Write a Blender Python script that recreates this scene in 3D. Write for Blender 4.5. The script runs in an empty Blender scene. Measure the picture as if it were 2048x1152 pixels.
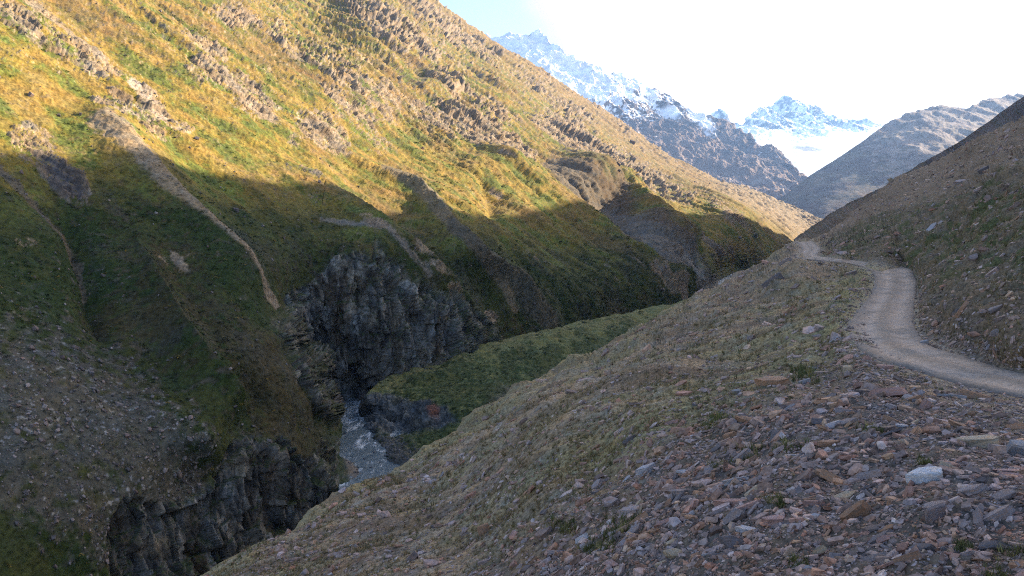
import bpy, math, time
import numpy as np
from mathutils import Vector
T0 = time.time()
sc = bpy.context.scene
col = sc.collection
rng = np.random.default_rng(7)
# ------------------------------------------------------------------ sight lines through image pixels
F = 1518.0
TH = math.atan(126 / F)
CT, ST = math.cos(TH), math.sin(TH)
def sight(px, py):
    """camera ray through an image pixel: x and z for one metre of forward distance"""
    px = np.asarray(px, float); py = np.asarray(py, float)
    x = (px - 1024) / F; v = (576 - py) / F
    w = CT + v * ST
    return x / w, (v * CT - ST) / w
def pt(px, py, d):
    a, e = sight(px, py); d = np.asarray(d, float)
    return np.stack(np.broadcast_arrays(a * d, d, e * d), -1)
def dz(px, py, z):
    return z / sight(px, py)[1]
def dplane(px, py, c=117.7, m=.70):
    a, e = sight(px, py)
    return c / (m * (.368 - .93 * a) - e)
# ------------------------------------------------------------------ noise
_g = np.random.default_rng(11).normal(size=(256, 3)); _g /= np.linalg.norm(_g, axis=1)[:, None]
_g = _g.astype(np.float32)
_perm = np.random.default_rng(5).permutation(256).astype(np.int32)
def gn(P, seed=0):
    """gradient noise"""
    P = np.asarray(P, np.float32)
    if len(P) > 60000:
        return np.concatenate([gn(P[i:i + 60000], seed) for i in range(0, len(P), 60000)])
    X = [P[:, k] for k in range(3)]; flat = not X[2].any()
    fl = [np.floor(x) for x in X]; I = [f.astype(np.int32) for f in fl]; f = [x - g for x, g in zip(X, fl)]
    u = [t * t * t * (t * (t * 6 - 15) + 10) for t in f]
    r = np.zeros(len(P), np.float32)
    for dx in (0, 1):
        hx = _perm[(I[0] + dx + seed * 37) & 255]; ex = f[0] - dx; wx_ = u[0] if dx else 1 - u[0]
        for dy in (0, 1):
            hy = _perm[(hx + I[1] + dy) & 255]; ey = f[1] - dy; wy_ = wx_ * (u[1] if dy else 1 - u[1])
            for dz_ in ((0,) if flat else (0, 1)):
                g = _g[_perm[(hy + I[2] + dz_ + seed) & 255]]
                t = ex * g[:, 0] + ey * g[:, 1]
                if flat: r += t * wy_ * 1.2
                else: r += (t + (f[2] - dz_) * g[:, 2]) * wy_ * (u[2] if dz_ else 1 - u[2])
    return r * 1.5
def fbm(P, o=4, seed=0, gain=.5):
    P = np.asarray(P, np.float32); r = 0; a = 1; s = 0
    for k in range(o):
        r = r + a * gn(P * 2.03 ** k + np.array([17.3, 5.1, 0], np.float32) * k, seed + k); s += a; a *= gain
    return r / s * 1.4
def ridged(P, o=4, seed=0, gain=.5):
    P = np.asarray(P, np.float32); r = 0; a = 1; s = 0
    for k in range(o):
        r = r + a * (1 - np.abs(gn(P * 2.07 ** k + np.array([9.1, 3.7, 0], np.float32) * k, seed + k)) * 2.2); s += a; a *= gain
    return r / s
def cell(P, seed=0):
    I = np.floor(np.asarray(P, np.float32)).astype(np.int32)
    h = _perm[(_perm[(_perm[(I[:, 0] + seed * 31) & 255] + I[:, 1]) & 255] + I[:, 2]) & 255]
    return h / 127.5 - 1
def sst(a, b, x):
    t = np.clip((x - a) / (b - a), 0, 1); return t * t * (3 - 2 * t)
def mix(a, b, t): return a + (b - a) * t
def cmix(c, rgb, m):
    return c * (1 - m[:, None]) + np.array(rgb) * m[:, None]
def poly_d(px, py, pts):
    """distance to a polyline, position along it (0..1) and side"""
    q = np.array(pts)[:, :2]; mg = 160
    sel = (px > q[:, 0].min() - mg) & (px < q[:, 0].max() + mg) & (py > q[:, 1].min() - mg) & (py < q[:, 1].max() + mg)
    if len(px) > 5000 and sel.mean() < .7:
        B, A, D_ = np.full(px.shape, 1e3), np.zeros(px.shape), np.zeros(px.shape)
        B[sel], A[sel], D_[sel] = poly_d(px[sel], py[sel], pts)
        return B, A, D_
    best = np.full(px.shape, 1e9); al = np.zeros(px.shape); sd = np.zeros(px.shape)
    n = len(pts) - 1
    for k in range(n):
        (ax, ay), (bx, by) = pts[k][:2], pts[k + 1][:2]
        dx, dy = bx - ax, by - ay; L = dx * dx + dy * dy
        t = np.clip(((px - ax) * dx + (py - ay) * dy) / L, 0, 1)
        ex, ey = px - ax - t * dx, py - ay - t * dy
        d = np.hypot(ex, ey); m = d < best
        best = np.where(m, d, best); al = np.where(m, (k + t) / n, al)
        sd = np.where(m, np.sign(dx * ey - dy * ex), sd)
    return best, al, sd
def ell(px, py, cx, cy, rx, ry, rot=0):
    c, s = math.cos(math.radians(rot)), math.sin(math.radians(rot))
    x, y = px - cx, py - cy
    return np.hypot((x * c + y * s) / rx, (-x * s + y * c) / ry)
# ------------------------------------------------------------------ surfaces through image pixels with depths set by hand
class TPS:
    def __init__(s, c, lam=1e-4):
        c = np.array(c, float); s.X = c[:, :2] / 400; n = len(c)
        K = s.k(s.X, s.X) + lam * np.eye(n)
        A = np.zeros((n + 3, n + 3)); A[:n, :n] = K; A[:n, n] = 1; A[:n, n + 1:] = s.X; A[n:, :n] = A[:n, n:].T
        s.w = np.linalg.solve(A, np.concatenate([np.log(c[:, 2]), np.zeros(3)]))
    @staticmethod
    def k(A, B):
        r2 = ((A[:, None, 0] - B[None, :, 0]) ** 2 + (A[:, None, 1] - B[None, :, 1]) ** 2)
        return .5 * r2 * np.log(r2 + 1e-9)
    def __call__(s, px, py):
        assert np.isfinite(s.w).all()
        sh = np.shape(px); X = np.stack([np.ravel(px), np.ravel(py)], 1) / 400; n = len(s.X)
        out = np.empty(len(X))
        for i in range(0, len(X), 50000):
            x = X[i:i + 50000]; out[i:i + 50000] = s.k(x, s.X) @ s.w[:n] + s.w[n] + x @ s.w[n + 1:]
        return np.exp(out).reshape(sh)
def curve(pts):
    p = np.array(pts, float); return lambda x: np.interp(x, p[:, 0], p[:, 1])
class Sheet:
    """terrain sheet: grid of columns (image pixels) by rows, ending in a back slope behind its crest"""
    def __init__(s, pxs, ytop, ybot, nv, dfn, back=(), drop=.8, vpow=1.0, backdir=None, q=4):
        v = np.linspace(0, 1, nv) ** vpow
        yt, yb = ytop(pxs), ybot(pxs)
        s.px = np.broadcast_to(pxs[None, :], (nv, len(pxs))).copy()
        s.py = yb[None, :] + (yt - yb)[None, :] * v[:, None]
        iu = np.unique(np.r_[np.arange(0, len(pxs), q), len(pxs) - 1]); iv = np.unique(np.r_[np.arange(0, nv, q), nv - 1])
        G = np.log(dfn(s.px[np.ix_(iv, iu)], s.py[np.ix_(iv, iu)]))
        G = np.array([np.interp(np.arange(len(pxs)), iu, r) for r in G])
        G = np.array([np.interp(np.arange(nv), iv, r) for r in G.T]).T
        s.P = pt(s.px, s.py, np.exp(G))
        s.nvis = nv
        if len(back):
            top = s.P[-1]; h = top[:, :2] / np.linalg.norm(top[:, :2], axis=1)[:, None]
            if backdir is not None: h = h * .4 + np.array(backdir)[None, :]; h /= np.linalg.norm(h, axis=1)[:, None]
            rows = []
            for r in back:
                rr = r * top[:, 1]
                rows.append(np.stack([top[:, 0] + h[:, 0] * rr, top[:, 1] + h[:, 1] * rr, top[:, 2] - drop * rr * (rr / (rr + .012 * top[:, 1]))], -1))
            s.P = np.concatenate([s.P, np.array(rows)])
            k = len(back)
            s.px = np.concatenate([s.px, np.repeat(s.px[-1:], k, 0)]); s.py = np.concatenate([s.py, np.repeat(s.py[-1:], k, 0)])
        s.normals()
    def normals(s):
        a = np.gradient(s.P, axis=1); b = np.gradient(s.P, axis=0)
        n = np.cross(a, b); n /= np.linalg.norm(n, axis=-1)[..., None] + 1e-12
        s.N = n; return n
    def flat(s): return s.P.reshape(-1, 3), s.px.ravel(), s.py.ravel()
    def displace(s, h, direction=None):
        h = np.asarray(h).reshape(s.P.shape[:2])
        s.P = s.P + (s.N if direction is None else direction) * h[..., None]
    def mesh(s, name, mat, tint):
        nv, nu = s.P.shape[:2]
        idx = np.arange(nv * nu).reshape(nv, nu)
        q = np.stack([idx[:-1, :-1], idx[:-1, 1:], idx[1:, 1:], idx[1:, :-1]], -1).reshape(-1, 4)
        return make_mesh(name, s.P.reshape(-1, 3), q, mat, tint, True)
def make_mesh(name, V, Fq, mat, tint=None, smooth=False, kind='structure', link=True):
    me = bpy.data.meshes.new(name)
    V = np.asarray(V, np.float32); k = Fq.shape[1]; n = len(Fq)
    me.vertices.add(len(V)); me.vertices.foreach_set('co', V.ravel())
    me.loops.add(n * k); me.loops.foreach_set('vertex_index', Fq.astype(np.int32).ravel())
    me.polygons.add(n); me.polygons.foreach_set('loop_start', (np.arange(n) * k).astype(np.int32))
    me.polygons.foreach_set('use_smooth', np.full(n, smooth))
    me.update(calc_edges=True)
    if tint is not None:
        a = me.color_attributes.new('tint', 'FLOAT_COLOR', 'POINT')
        c = np.ones((len(V), 4), np.float32); c[:, :3] = np.clip(tint, 0, 1); a.data.foreach_set('color', c.ravel())
    me.materials.append(mat)
    if not link: return me
    o = bpy.data.objects.new(name, me); col.objects.link(o)
    if kind: o['kind'] = kind
    return o
# ------------------------------------------------------------------ materials
def terrain_mat(name, s1, s2, contrast=.5, bump=.3, bdist=.1, rough=.95, s3=None, warm=(1.12, 1.0, .8), cool=(.85, .95, 1.05), stretch=None):
    m = bpy.data.materials.new(name); m.use_nodes = True
    nt = m.node_tree; nd = nt.nodes; lk = nt.links; nd.clear()
    out = nd.new('ShaderNodeOutputMaterial'); bs = nd.new('ShaderNodeBsdfPrincipled')
    lk.new(bs.outputs[0], out.inputs[0]); bs.inputs['Roughness'].default_value = rough
    bs.inputs['Specular IOR Level'].default_value = .15
    at = nd.new('ShaderNodeAttribute'); at.attribute_name = 'tint'
    tc = nd.new('ShaderNodeTexCoord'); mp = nd.new('ShaderNodeMapping')
    lk.new(tc.outputs['Object'], mp.inputs[0])
    if stretch: mp.inputs['Rotation'].default_value = stretch[0]; mp.inputs['Scale'].default_value = stretch[1]
    def noise(scale, det):
        n = nd.new('ShaderNodeTexNoise'); n.inputs['Scale'].default_value = scale; n.inputs['Detail'].default_value = det
        n.inputs['Roughness'].default_value = .65; lk.new(mp.outputs[0], n.inputs['Vector']); return n
    n1 = noise(s1, 6); n2 = noise(s2, 5)
    mr = nd.new('ShaderNodeMapRange'); mr.inputs[1].default_value = .33; mr.inputs[2].default_value = .67
    mr.inputs[3].default_value = 1 - contrast; mr.inputs[4].default_value = 1 + contrast
    lk.new(n1.outputs['Fac'], mr.inputs[0])
    ramp = nd.new('ShaderNodeMix'); ramp.data_type = 'RGBA'
    mr2 = nd.new('ShaderNodeMapRange'); mr2.inputs[1].default_value = .35; mr2.inputs[2].default_value = .65
    lk.new(n2.outputs['Fac'], mr2.inputs[0]); lk.new(mr2.outputs[0], ramp.inputs[0])
    ramp.inputs[6].default_value = (*cool, 1); ramp.inputs[7].default_value = (*warm, 1)
    m1 = nd.new('ShaderNodeMix'); m1.data_type = 'RGBA'; m1.blend_type = 'MULTIPLY'; m1.inputs[0].default_value = 1
    lk.new(at.outputs['Color'], m1.inputs[6]); lk.new(ramp.outputs[2], m1.inputs[7])
    m2 = nd.new('ShaderNodeVectorMath'); m2.operation = 'SCALE'
    lk.new(m1.outputs[2], m2.inputs[0]); lk.new(mr.outputs[0], m2.inputs['Scale'])
    lk.new(m2.outputs[0], bs.inputs['Base Color'])
    bp = nd.new('ShaderNodeBump'); bp.inputs['Strength'].default_value = bump; bp.inputs['Distance'].default_value = bdist
    n3 = noise(s3 or s1, 5)
    lk.new(n3.outputs['Fac'], bp.inputs['Height']); lk.new(bp.outputs[0], bs.inputs['Normal'])
    return m
M_near = terrain_mat('scree soil', 8, 1.1, .6, .8, .08)
M_mount = terrain_mat('alpine slope', .9, .16, .45, .7, .6)
M_terr = terrain_mat('terrace turf', 1.2, .2, .45, .6, .4)
M_far = terrain_mat('far rock and snow', .02, .006, .25, .5, 12, warm=(1.05, 1, .95), cool=(.95, 1, 1.03))
M_road = terrain_mat('gravel track', 12, .7, .22, .5, .03, warm=(1.06, 1, .93), cool=(.93, .98, 1.04))
M_rock = terrain_mat('slate stone', 11, 2.6, .42, .6, .02, .7, warm=(1.22, .97, .78), cool=(.85, .96, 1.08))
M_plant = terrain_mat('leaf and blade', 20, 5, .3, 0, .01, .8)
# ------------------------------------------------------------------ sun direction
AZ, EL = math.radians(61), math.radians(21)
SUN = np.array([math.sin(AZ) * math.cos(EL), math.cos(AZ) * math.cos(EL), math.sin(EL)])
# ================================================================== OPPOSITE MOUNTAINSIDE
Lc = []
for x in (-500, -300, -100, 100, 300, 500, 650):
    for y in (-600, -400, -200, 0, 200, 400, 600, 750, 900):
        if (x > 400 and y > 620) or (x > 480 and y > 460) or (x > 250 and y > 880): continue
        k = 1 / float(dplane(x, y)) * 1150
        dd = 1150 / (.5 * (k + math.sqrt((k - 0) ** 2 + .25)))
        Lc.append((x, y, dd))
Lc += [(500, 700, 172), (500, 800, 165), (560, 700, 186), (600, 750, 189), (600, 850, 176), (420, 880, 141),
       # far gorge wall: top edge, face, foot
       (540, 520, 232), (570, 592, 232), (620, 535, 252), (700, 500, 262), (760, 500, 270), (830, 550, 278), (900, 592, 292), (990, 636, 322), (1015, 682, 325),
       (625, 560, 250), (700, 525, 258), (760, 525, 266), (830, 575, 272), (900, 612, 284),
       (620, 640, 247), (700, 650, 254), (800, 650, 264), (900, 665, 280), (660, 740, 247), (740, 740, 254), (860, 740, 266), (1000, 700, 310),
       (690, 805, 252), (720, 800, 255), (760, 780, 262), (675, 790, 247),
       # near lip of the gorge
       (575, 620, 226), (592, 660, 214), (620, 740, 204), (645, 795, 206), (662, 835, 216), (675, 880, 205),
       (645, 760, 240), (615, 690, 240), (600, 650, 240),
       (640, 890, 182), (690, 905, 200), (700, 925, 188),
       # river bed
       (705, 845, float(dz(705, 845, -62))), (735, 835, float(dz(735, 835, -62))), (730, 880, float(dz(730, 880, -62.5))), (755, 915, float(dz(755, 915, -62.5))), (800, 985, 174),
       # lower left crags
       (470, 870, 152), (540, 895, 158), (600, 930, 166), (560, 1000, 159), (640, 980, 167), (690, 942, 180), (700, 962, 175), (722, 976, 172), (480, 1000, 148), (400, 1000, 141), (400, 930, 142),
       (300, 1010, 130), (200, 1040, 121), (300, 1120, 126), (400, 1120, 136), (500, 1080, 147), (200, 1150, 117), (0, 1150, 101), (-200, 1150, 88),
       (0, 1300, 93), (300, 1300, 115), (600, 1200, 150), (700, 1050, 175), (800, 1100, 165),
       # right part
       (800, 440, float(dplane(800, 440))), (950, 480, 350), (1000, 560, 355), (1100, 560, 400), (1080, 650, 352), (1200, 560, 470), (1200, 650, 430), (1300, 600, 510), (1330, 660, 470), (1400, 590, 610),
       (1380, 545, 660), (1440, 575, 690), (1455, 557, float(dz(1455, 557, -59.5))), (1480, 545, float(dz(1480, 545, -59.5))), (1440, 566, float(dz(1440, 566, -59.5))), (1425, 550, 700), (1470, 520, 900), (1530, 480, 1150), (1560, 500, 1150), (1400, 480, 850), (1300, 500, 640),
       (1200, 450, 700), (1340, 425, 920), (1440, 430, 1080), (1000, 400, 520), (1100, 350, 720), (900, 300, 560), (1200, 350, 900), (1300, 380, 1080),
       (1000, 200, 900), (800, 100, 780), (800, 250, 560), (1450, 385, 1700), (1540, 420, 1800), (1600, 470, 1700), (1400, 380, 1500),
       # crest
       (700, -110, 1500), (870, -2, 1650), (960, 58, 1750), (1100, 146, 1850), (1200, 212, 1900), (1300, 283, 1950), (1400, 343, 2000), (1450, 366, 2100), (1550, 402, 2200), (1640, 437, 2300), (1750, 470, 2400),
       (1650, 500, 1700)]
LD = TPS(Lc)
Lytop = curve([(-400, -760), (0, -520), (400, -285), (700, -110), (850, -14), (900, 20), (960, 60), (1020, 100), (1100, 148), (1150, 184), (1200, 215), (1260, 255), (1300, 286), (1350, 318), (1400, 345), (1440, 364), (1500, 380), (1550, 400), (1600, 420), (1640, 438), (1700, 462), (1760, 480)])
Lybot = curve([(-400, 1400), (640, 1400), (1150, 860), (1400, 660), (1500, 600), (1760, 560)])
L = Sheet(np.arange(-160, 1760, 1.7), Lytop, Lybot, 860, LD, back=(.003, .01, .03, .07, .14, .25, .4), drop=.75)
P, px, py = L.flat()
S_ = P[:, 0] * .368 + P[:, 1] * .93; T_ = P[:, 0] * .93 - P[:, 1] * .368
Q_ = np.hypot(T_ - T_.max(), P[:, 2]) * np.sign(P[:, 2] + 999)
Q_ = -T_ * .82 + P[:, 2] * .57
C2 = np.stack([S_, Q_, P[:, 2] * 0], 1)
def c2(a, b, w=0., sd=50):
    A = C2 / np.array([a, b, 1])
    if w:
        A = A.copy(); A[:, 0] += w * gn(C2 / np.array([a * 3, b * 1.2, 1]), sd)
    return A
# --- cliff masks
far_cliff_top = curve([(560, 610), (575, 600), (600, 565), (640, 540), (690, 508), (720, 502), (760, 512), (800, 545), (850, 575), (900, 600), (950, 625), (990, 640), (1020, 660)])
nz = fbm(P / 9, 4, 5)
nzx = fbm(P / 4, 3, 6)
cl1 = sst(-8, 10, (py - far_cliff_top(px)) + nz * 26) * sst(565, 580, px + nz * 10) * (1 - sst(985, 1015, px + nz * 25)) * (1 - sst(0, 14, py - curve([(560, 640), (590, 740), (640, 815), (670, 850), (700, 830), (1000, 900)])(px) + nz * 16))
# strip of bare rock on the near lip
lip_d, lip_a, lip_s = poly_d(px, py, [(560, 640), (590, 660), (622, 740), (655, 800), (672, 850)])
lip = (1 - sst(4, 17, lip_d + nz * 16))
low = curve([(-200, 1150), (180, 1130), (215, 1050), (235, 1015), (300, 1005), (350, 1000), (400, 960), (440, 950), (462, 900), (480, 872), (520, 858), (545, 880), (580, 900), (640, 905), (690, 880), (705, 900)])
cl2 = sst(-8, 12, py - low(px) + nz * 48 - 14 * fbm(P / 22, 2, 8)) * sst(190, 240, px + nz * 30) * (1 - sst(700, 712, px))
cl2 = cl2 * (1 - .0 * cl1)
bed2 = 1 - sst(.6, 1.3, ell(px, py, 1460, 556, 42, 22, -30))
bed = sst(660, 680, px) * (1 - sst(800, 830, px)) * sst(800, 815, py) * (1 - sst(960, 1000, py))
# --- rock outcrops in the turf
spots = [(60, 60, 120, 30, 30, .9), (190, 125, 90, 28, 32, 1), (250, 215, 40, 22, 30, .5), (300, 205, 24, 60, -35, 1), (60, 285, 45, 50, 0, .8), (115, 340, 85, 26, 38, 1.1), (70, 290, 40, 22, 20, .9), (210, 205, 30, 14, 20, .8), (340, 265, 50, 18, -10, .8), (290, 265, 14, 26, -30, .8),
         (400, 90, 60, 22, 25, .9), (420, 150, 60, 24, 20, .9), (500, 190, 70, 40, 38, 1), (530, 60, 60, 25, 25, .5), (460, 35, 60, 25, 20, .9), (630, 120, 90, 30, 25, .6), (680, 100, 80, 25, 20, .6), (740, 35, 60, 25, 30, 1),
         (790, 60, 120, 22, 33, 1), (900, 60, 120, 20, 33, .8), (650, 265, 70, 35, 35, 1), (700, 200, 90, 50, 60, .7), (770, 210, 50, 30, 70, .8), (750, 285, 50, 20, 30, .5), (850, 230, 80, 22, 35, .9), (940, 250, 90, 22, 35, .9), (950, 200, 100, 14, 30, .6),
         (590, 280, 24, 12, 40, .8), (610, 362, 34, 10, 30, 1), (560, 340, 20, 8, 30, .6), (1010, 290, 70, 24, 35, 1), (1130, 270, 80, 25, 35, 1), (1200, 310, 70, 22, 35, 1), (1250, 350, 70, 22, 35, .8), (1110, 200, 120, 14, 35, .5),
         (1300, 350, 90, 16, 33, .6), (1340, 400, 50, 12, 30, .5), (440, 240, 60, 16, 30, .3), (560, 245, 40, 12, 30, .4),
         (740, 470, 34, 8, 35, .35), (835, 520, 50, 9, 30, .55), (880, 560, 60, 8, 28, .5), (900, 590, 30, 10, 30, .7), (620, 400, 20, 10, 30, .5), (560, 450, 60, 10, 10, .4), (660, 330, 20, 10, 30, .4),
         (1400, 480, 40, 14, 40, .6), (1440, 500, 40, 12, 20, .5), (1450, 440, 60, 10, 35, .5), (1320, 585, 60, 20, 30, .7), (990, 630, 20, 14, 0, 1)]
bias = np.zeros(len(P))
wx = px + 14 * fbm(P / 30, 3, 70); wy = py + 14 * fbm(P / 30, 3, 75)
for (cx, cy, rx, ry, ro, a) in spots:
    bias = np.maximum(bias, a * (1 - sst(.45, 1.35, ell(wx, wy, cx, cy, rx, ry, ro))))
dist = P[:, 1]
sc_ = np.clip(dist / 500, .6, 4)[:, None]
rk_n = fbm(np.stack([S_, Q_, S_ * 0], 1) / np.array([26, 48, 1]) , 5, 20) * .6 + fbm(np.stack([S_, Q_, S_ * 0], 1) / np.array([9, 16, 1]), 4, 24) * .5
up = sst(430, 150, py - (px - 600) * .12)
rock = sst(.28, .5, rk_n * .85 + bias * .62 + .12 * up * sst(600, 1000, px + 0) - .08)
rock = np.clip(rock + .65 * sst(1500, 2000, dist) * sst(-.1, .4, rk_n), 0, 1)
rock = rock * (1 - cl1) * (1 - cl2)
# valley rubble far right
rub = sst(1400, 1480, px) * sst(1350, 1700, dist)
# --- relief of the whole slope
h = 4.2 * fbm(c2(75, 230, .5), 4, 30) * np.clip(dist / 300, .7, 1.8)
gul = ridged(c2(42, 300, .7), 3, 33)
h += 2.4 * (gul - .6) * np.clip(dist / 350, .6, 1.8)
# traced ridges and hollows : polyline, height m, half width (left side, right side), falloff at ends
def ridge_feat(pts, hgt, wl, wr, e0=.35, e1=.2):
    d, a, s = poly_d(px, py, pts)
    w = np.where(s > 0, wl, wr)
    prof = np.clip(1 - d / w, 0, 1)
    return hgt * (prof * prof * (1.6 - .6 * prof)) * sst(0, e0, a + 1e-3) * sst(0, e1, 1 - a + 1e-3)
h += ridge_feat([(150, 190), (250, 300), (400, 470), (560, 620)], 8, 130, 90)
h += ridge_feat([(520, 300), (640, 380), (800, 500), (1000, 650)], 7, 60, 50)
h += ridge_feat([(690, 300), (830, 400), (960, 520), (1110, 640)], 10, 60, 40)
h += ridge_feat([(930, 285), (1010, 345), (1130, 440), (1300, 560), (1400, 600)], 22, 80, 60, .25, .15)
h -= ridge_feat([(950, 330), (985, 400), (1000, 440)], 7, 46, 34, .35, .3)
h += ridge_feat([(1085, 325), (1150, 345), (1225, 385), (1280, 440), (1350, 500), (1430, 560)], 32, 60, 62, .3, .2)
h -= .3 * ridge_feat([(1090, 345), (1150, 400), (1230, 470), (1330, 545), (1400, 580)], 8, 50, 50, .3, .15)
h += ridge_feat([(1300, 400), (1400, 415), (1480, 440), (1560, 490)], 13, 90, 100, .35, .35)
h += ridge_feat([(830, 155), (880, 180), (930, 185)], 9, 30, 34, .3, .3)
h -= ridge_feat([(0, 330), (150, 430), (190, 560), (230, 700)], 5, 60, 60)
h += ridge_feat([(250, 420), (300, 560), (420, 760), (480, 860)], 6, 70, 60)
# outcrops: broken ledges, turf on their treads, bare rock on their risers
SQ = np.stack([S_, Q_, S_ * 0], 1)
wq = 1.3 * fbm(SQ / np.array([30, 22, 1]), 4, 44) + .35 * fbm(SQ / np.array([6, 5, 1]), 3, 45)
U_ = -Q_ * .80 + S_ * .60; V_ = Q_ * .60 + S_ * .80
UV = np.stack([U_, V_, S_ * 0], 1)
def ledge(lam, seed, shear):
    x = V_ / lam + shear * U_ / lam + wq * 22 / lam + .10 * gn(UV / np.array([lam * .6, lam * .4, 1]), seed)
    k = np.floor(x); f = x - k
    on = sst(-.25, .25, gn(np.stack([U_ / (lam * 2.2) + k * 7.3, k * 3.7 + .5, S_ * 0], 1), seed + 1))
    return on * np.where(f < .16, f / .16, 1 - (f - .16) / .84)
scal = np.clip(dist / 420, .6, 2.6)
zone = np.clip(rock * .75 + sst(.1, .8, bias) * .5 + .25 * up, 0, 1.1) * (1 - cl1) * (1 - cl2) * (1 - sst(0, .4, lip))
led = 1.5 * ledge(19, 400, .15) + .6 * ledge(8, 410, -.2) + 3.2 * ledge(46, 420, .1) * sst(350, 700, dist)
WB = np.stack([U_ + 5 * gn(P / 9, 430), V_ + 3 * gn(P / 7, 431), fbm(P / 40, 2, 432) * 3], 1)
blk = .9 * cell(WB / np.array([9, 4, 1]), 433) + .6 * cell(WB / np.array([3.6, 2.0, .7]) + .3, 434) + .35 * cell(WB / np.array([1.6, 1.1, .5]), 435)
crk = ridged(np.stack([V_ / 4.5, U_ / 14, S_ * 0], 1), 3, 46)
hr = zone * scal * (led + .9 * blk + .7 * (crk - .5) + .4 * fbm(P / 3.0, 2, 47))
h += hr
h += (1 - rock) * (.8 * fbm(P / 4, 4, 48, .6) + .45 * np.abs(gn(P / 1.5, 49)) + .5 * fbm(P / 10, 2, 58)) * np.clip(dist / 300, .4, 2.5) * (1 - cl1) * (1 - cl2)
mor0 = 1 - sst(.6, 1.2, np.minimum(ell(wx, wy, 1185, 412, 122, 42, 40), ell(wx, wy, 1335, 520, 110, 26, 42)))
h += mor0 * 3.2 * (ridged(np.stack([S_ / 14 + Q_ / 60, Q_ / 120, S_ * 0], 1), 4, 448) - .6)
h += rub * (9 * ridged(P / 40, 4, 50) - 4)
# gorge walls: fluted columns and ledges
def crag(Pp, s=1.0):
    A = Pp / np.array([1., 1., 4.5])
    v = 3.6 * ridged(A / 10, 4, 60, .6) + 2.2 * ridged(A / 3.6, 4, 62, .65) + 3.5 * fbm(Pp / np.array([16, 16, 60]), 3, 64)
    W = Pp + np.stack([1.3 * gn(Pp / 6, 440), 1.3 * gn(Pp / 6, 441), 3 * gn(Pp / 8, 442)], 1)
    v = .55 * v + 1.9 * cell(W / np.array([4.5, 4.5, 26]), 443) + 1.1 * cell(W / np.array([2., 2., 12]), 444) + .55 * cell(W / np.array([1., 1., 2.6]), 445)
    return s * (v - 1.3)
h = h * (1 - .8 * np.maximum(cl1, cl2))
cr = crag(P)
h += np.maximum(cl1, np.maximum(cl2 * .8, lip * 0)) * cr * 1.15
N0 = L.N.copy()
L.displace(h * (1 - .85 * bed) * (1 - .95 * bed2))
L.normals()
tilt = np.arccos(np.clip((N0 * L.N).sum(-1), -1, 1)).ravel()
rkc = sst(.33, .6, tilt + .35 * (rock - .3) + .18 * fbm(P / 5, 2, 52)) * sst(.08, .3, zone)
rock = np.clip(np.maximum(rkc, .9 * sst(.62, .85, sst(.1, .9, bias) * rock * .62 + .45 * fbm(np.stack([V_ / 9, U_ / 24, S_ * 0], 1), 4, 53) + .2 * fbm(P / 3, 2, 54))), 0, 1)
# --- colour of the slope
n1 = fbm(c2(14, 22), 4, 80); n2 = fbm(c2(55, 90), 4, 84); n3 = fbm(P / 2.2, 3, 88); n4 = fbm(P / 7, 3, 90)
c = np.ones((len(P), 3)) * np.array([.195, .145, .03])
c = cmix(c, (.245, .16, .045), sst(-.1, .5, n1))                   # straw
c = cmix(c, (.105, .12, .026), sst(-.02, .3, -n1 + .4 * n3))          # green
c = cmix(c, (.17, .095, .05), .6 * sst(.1, .6, n2 + .7 * n3))       # red heath
hi = sst(1000, 1800, dist)
c = cmix(c, (.23, .145, .072), .75 * hi)
c *= (1 + .55 * n3 + .35 * n4)[:, None]
# dark scrub low down, colour also darkened to deepen the cast shade
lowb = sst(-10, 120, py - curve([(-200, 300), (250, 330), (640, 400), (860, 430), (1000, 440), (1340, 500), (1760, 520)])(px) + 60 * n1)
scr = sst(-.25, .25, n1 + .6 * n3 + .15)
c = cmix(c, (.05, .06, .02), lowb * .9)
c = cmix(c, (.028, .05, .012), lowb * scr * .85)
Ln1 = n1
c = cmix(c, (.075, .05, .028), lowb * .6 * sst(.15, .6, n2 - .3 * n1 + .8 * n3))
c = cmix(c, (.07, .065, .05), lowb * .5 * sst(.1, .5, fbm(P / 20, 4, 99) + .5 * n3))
c *= (1 - .2 * lowb)[:, None]  # extra darkening of the shaded lower slope, put into its colour
# grey-brown hollow of the moraine bank
mor = 1 - sst(.6, 1.15, np.minimum(ell(wx, wy, 1185, 412, 122, 42, 40), ell(wx, wy, 1335, 520, 110, 26, 42)))
c = cmix(c, (.115, .08, .055), mor * .92)
# streaks of scree
streaks = [([(200, 250), (250, 310), (330, 400), (420, 480), (500, 560), (558, 612)], [26, 22, 17, 11, 8, 6], (.25, .185, .13)), ([(0, 330), (80, 390), (140, 440), (175, 500), (190, 560)], [9, 9, 8, 6, 4], (.105, .085, .065)),
           ([(760, 350), (830, 400), (870, 440), (960, 530), (1030, 620)], [7, 15, 11, 7, 6], (.17, .13, .085)), ([(270, 170), (300, 205), (325, 240)], [16, 16, 10], (.4, .32, .27)),
           ([(900, 470), (1000, 560), (1100, 640)], [12, 16, 20], (.085, .075, .055)), ([(1210, 430), (1260, 470), (1350, 540), (1430, 580)], [10, 14, 22, 26], (.17, .15, .13)), ([(1350, 530), (1380, 545), (1420, 560)], [2.5, 3, 2.5], (.26, .24, .22)),
           ([(60, 0), (130, 60), (230, 150)], [14, 9, 9], (.25, .185, .13)), ([(430, 120), (490, 200), (545, 235)], [5, 9, 11], (.24, .18, .13)), ([(1100, 330), (1180, 420), (1260, 500)], [14, 26, 20], (.13, .105, .08)), ([(640, 440), (760, 480), (850, 560)], [3, 4, 4], (.16, .14, .12))]
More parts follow.
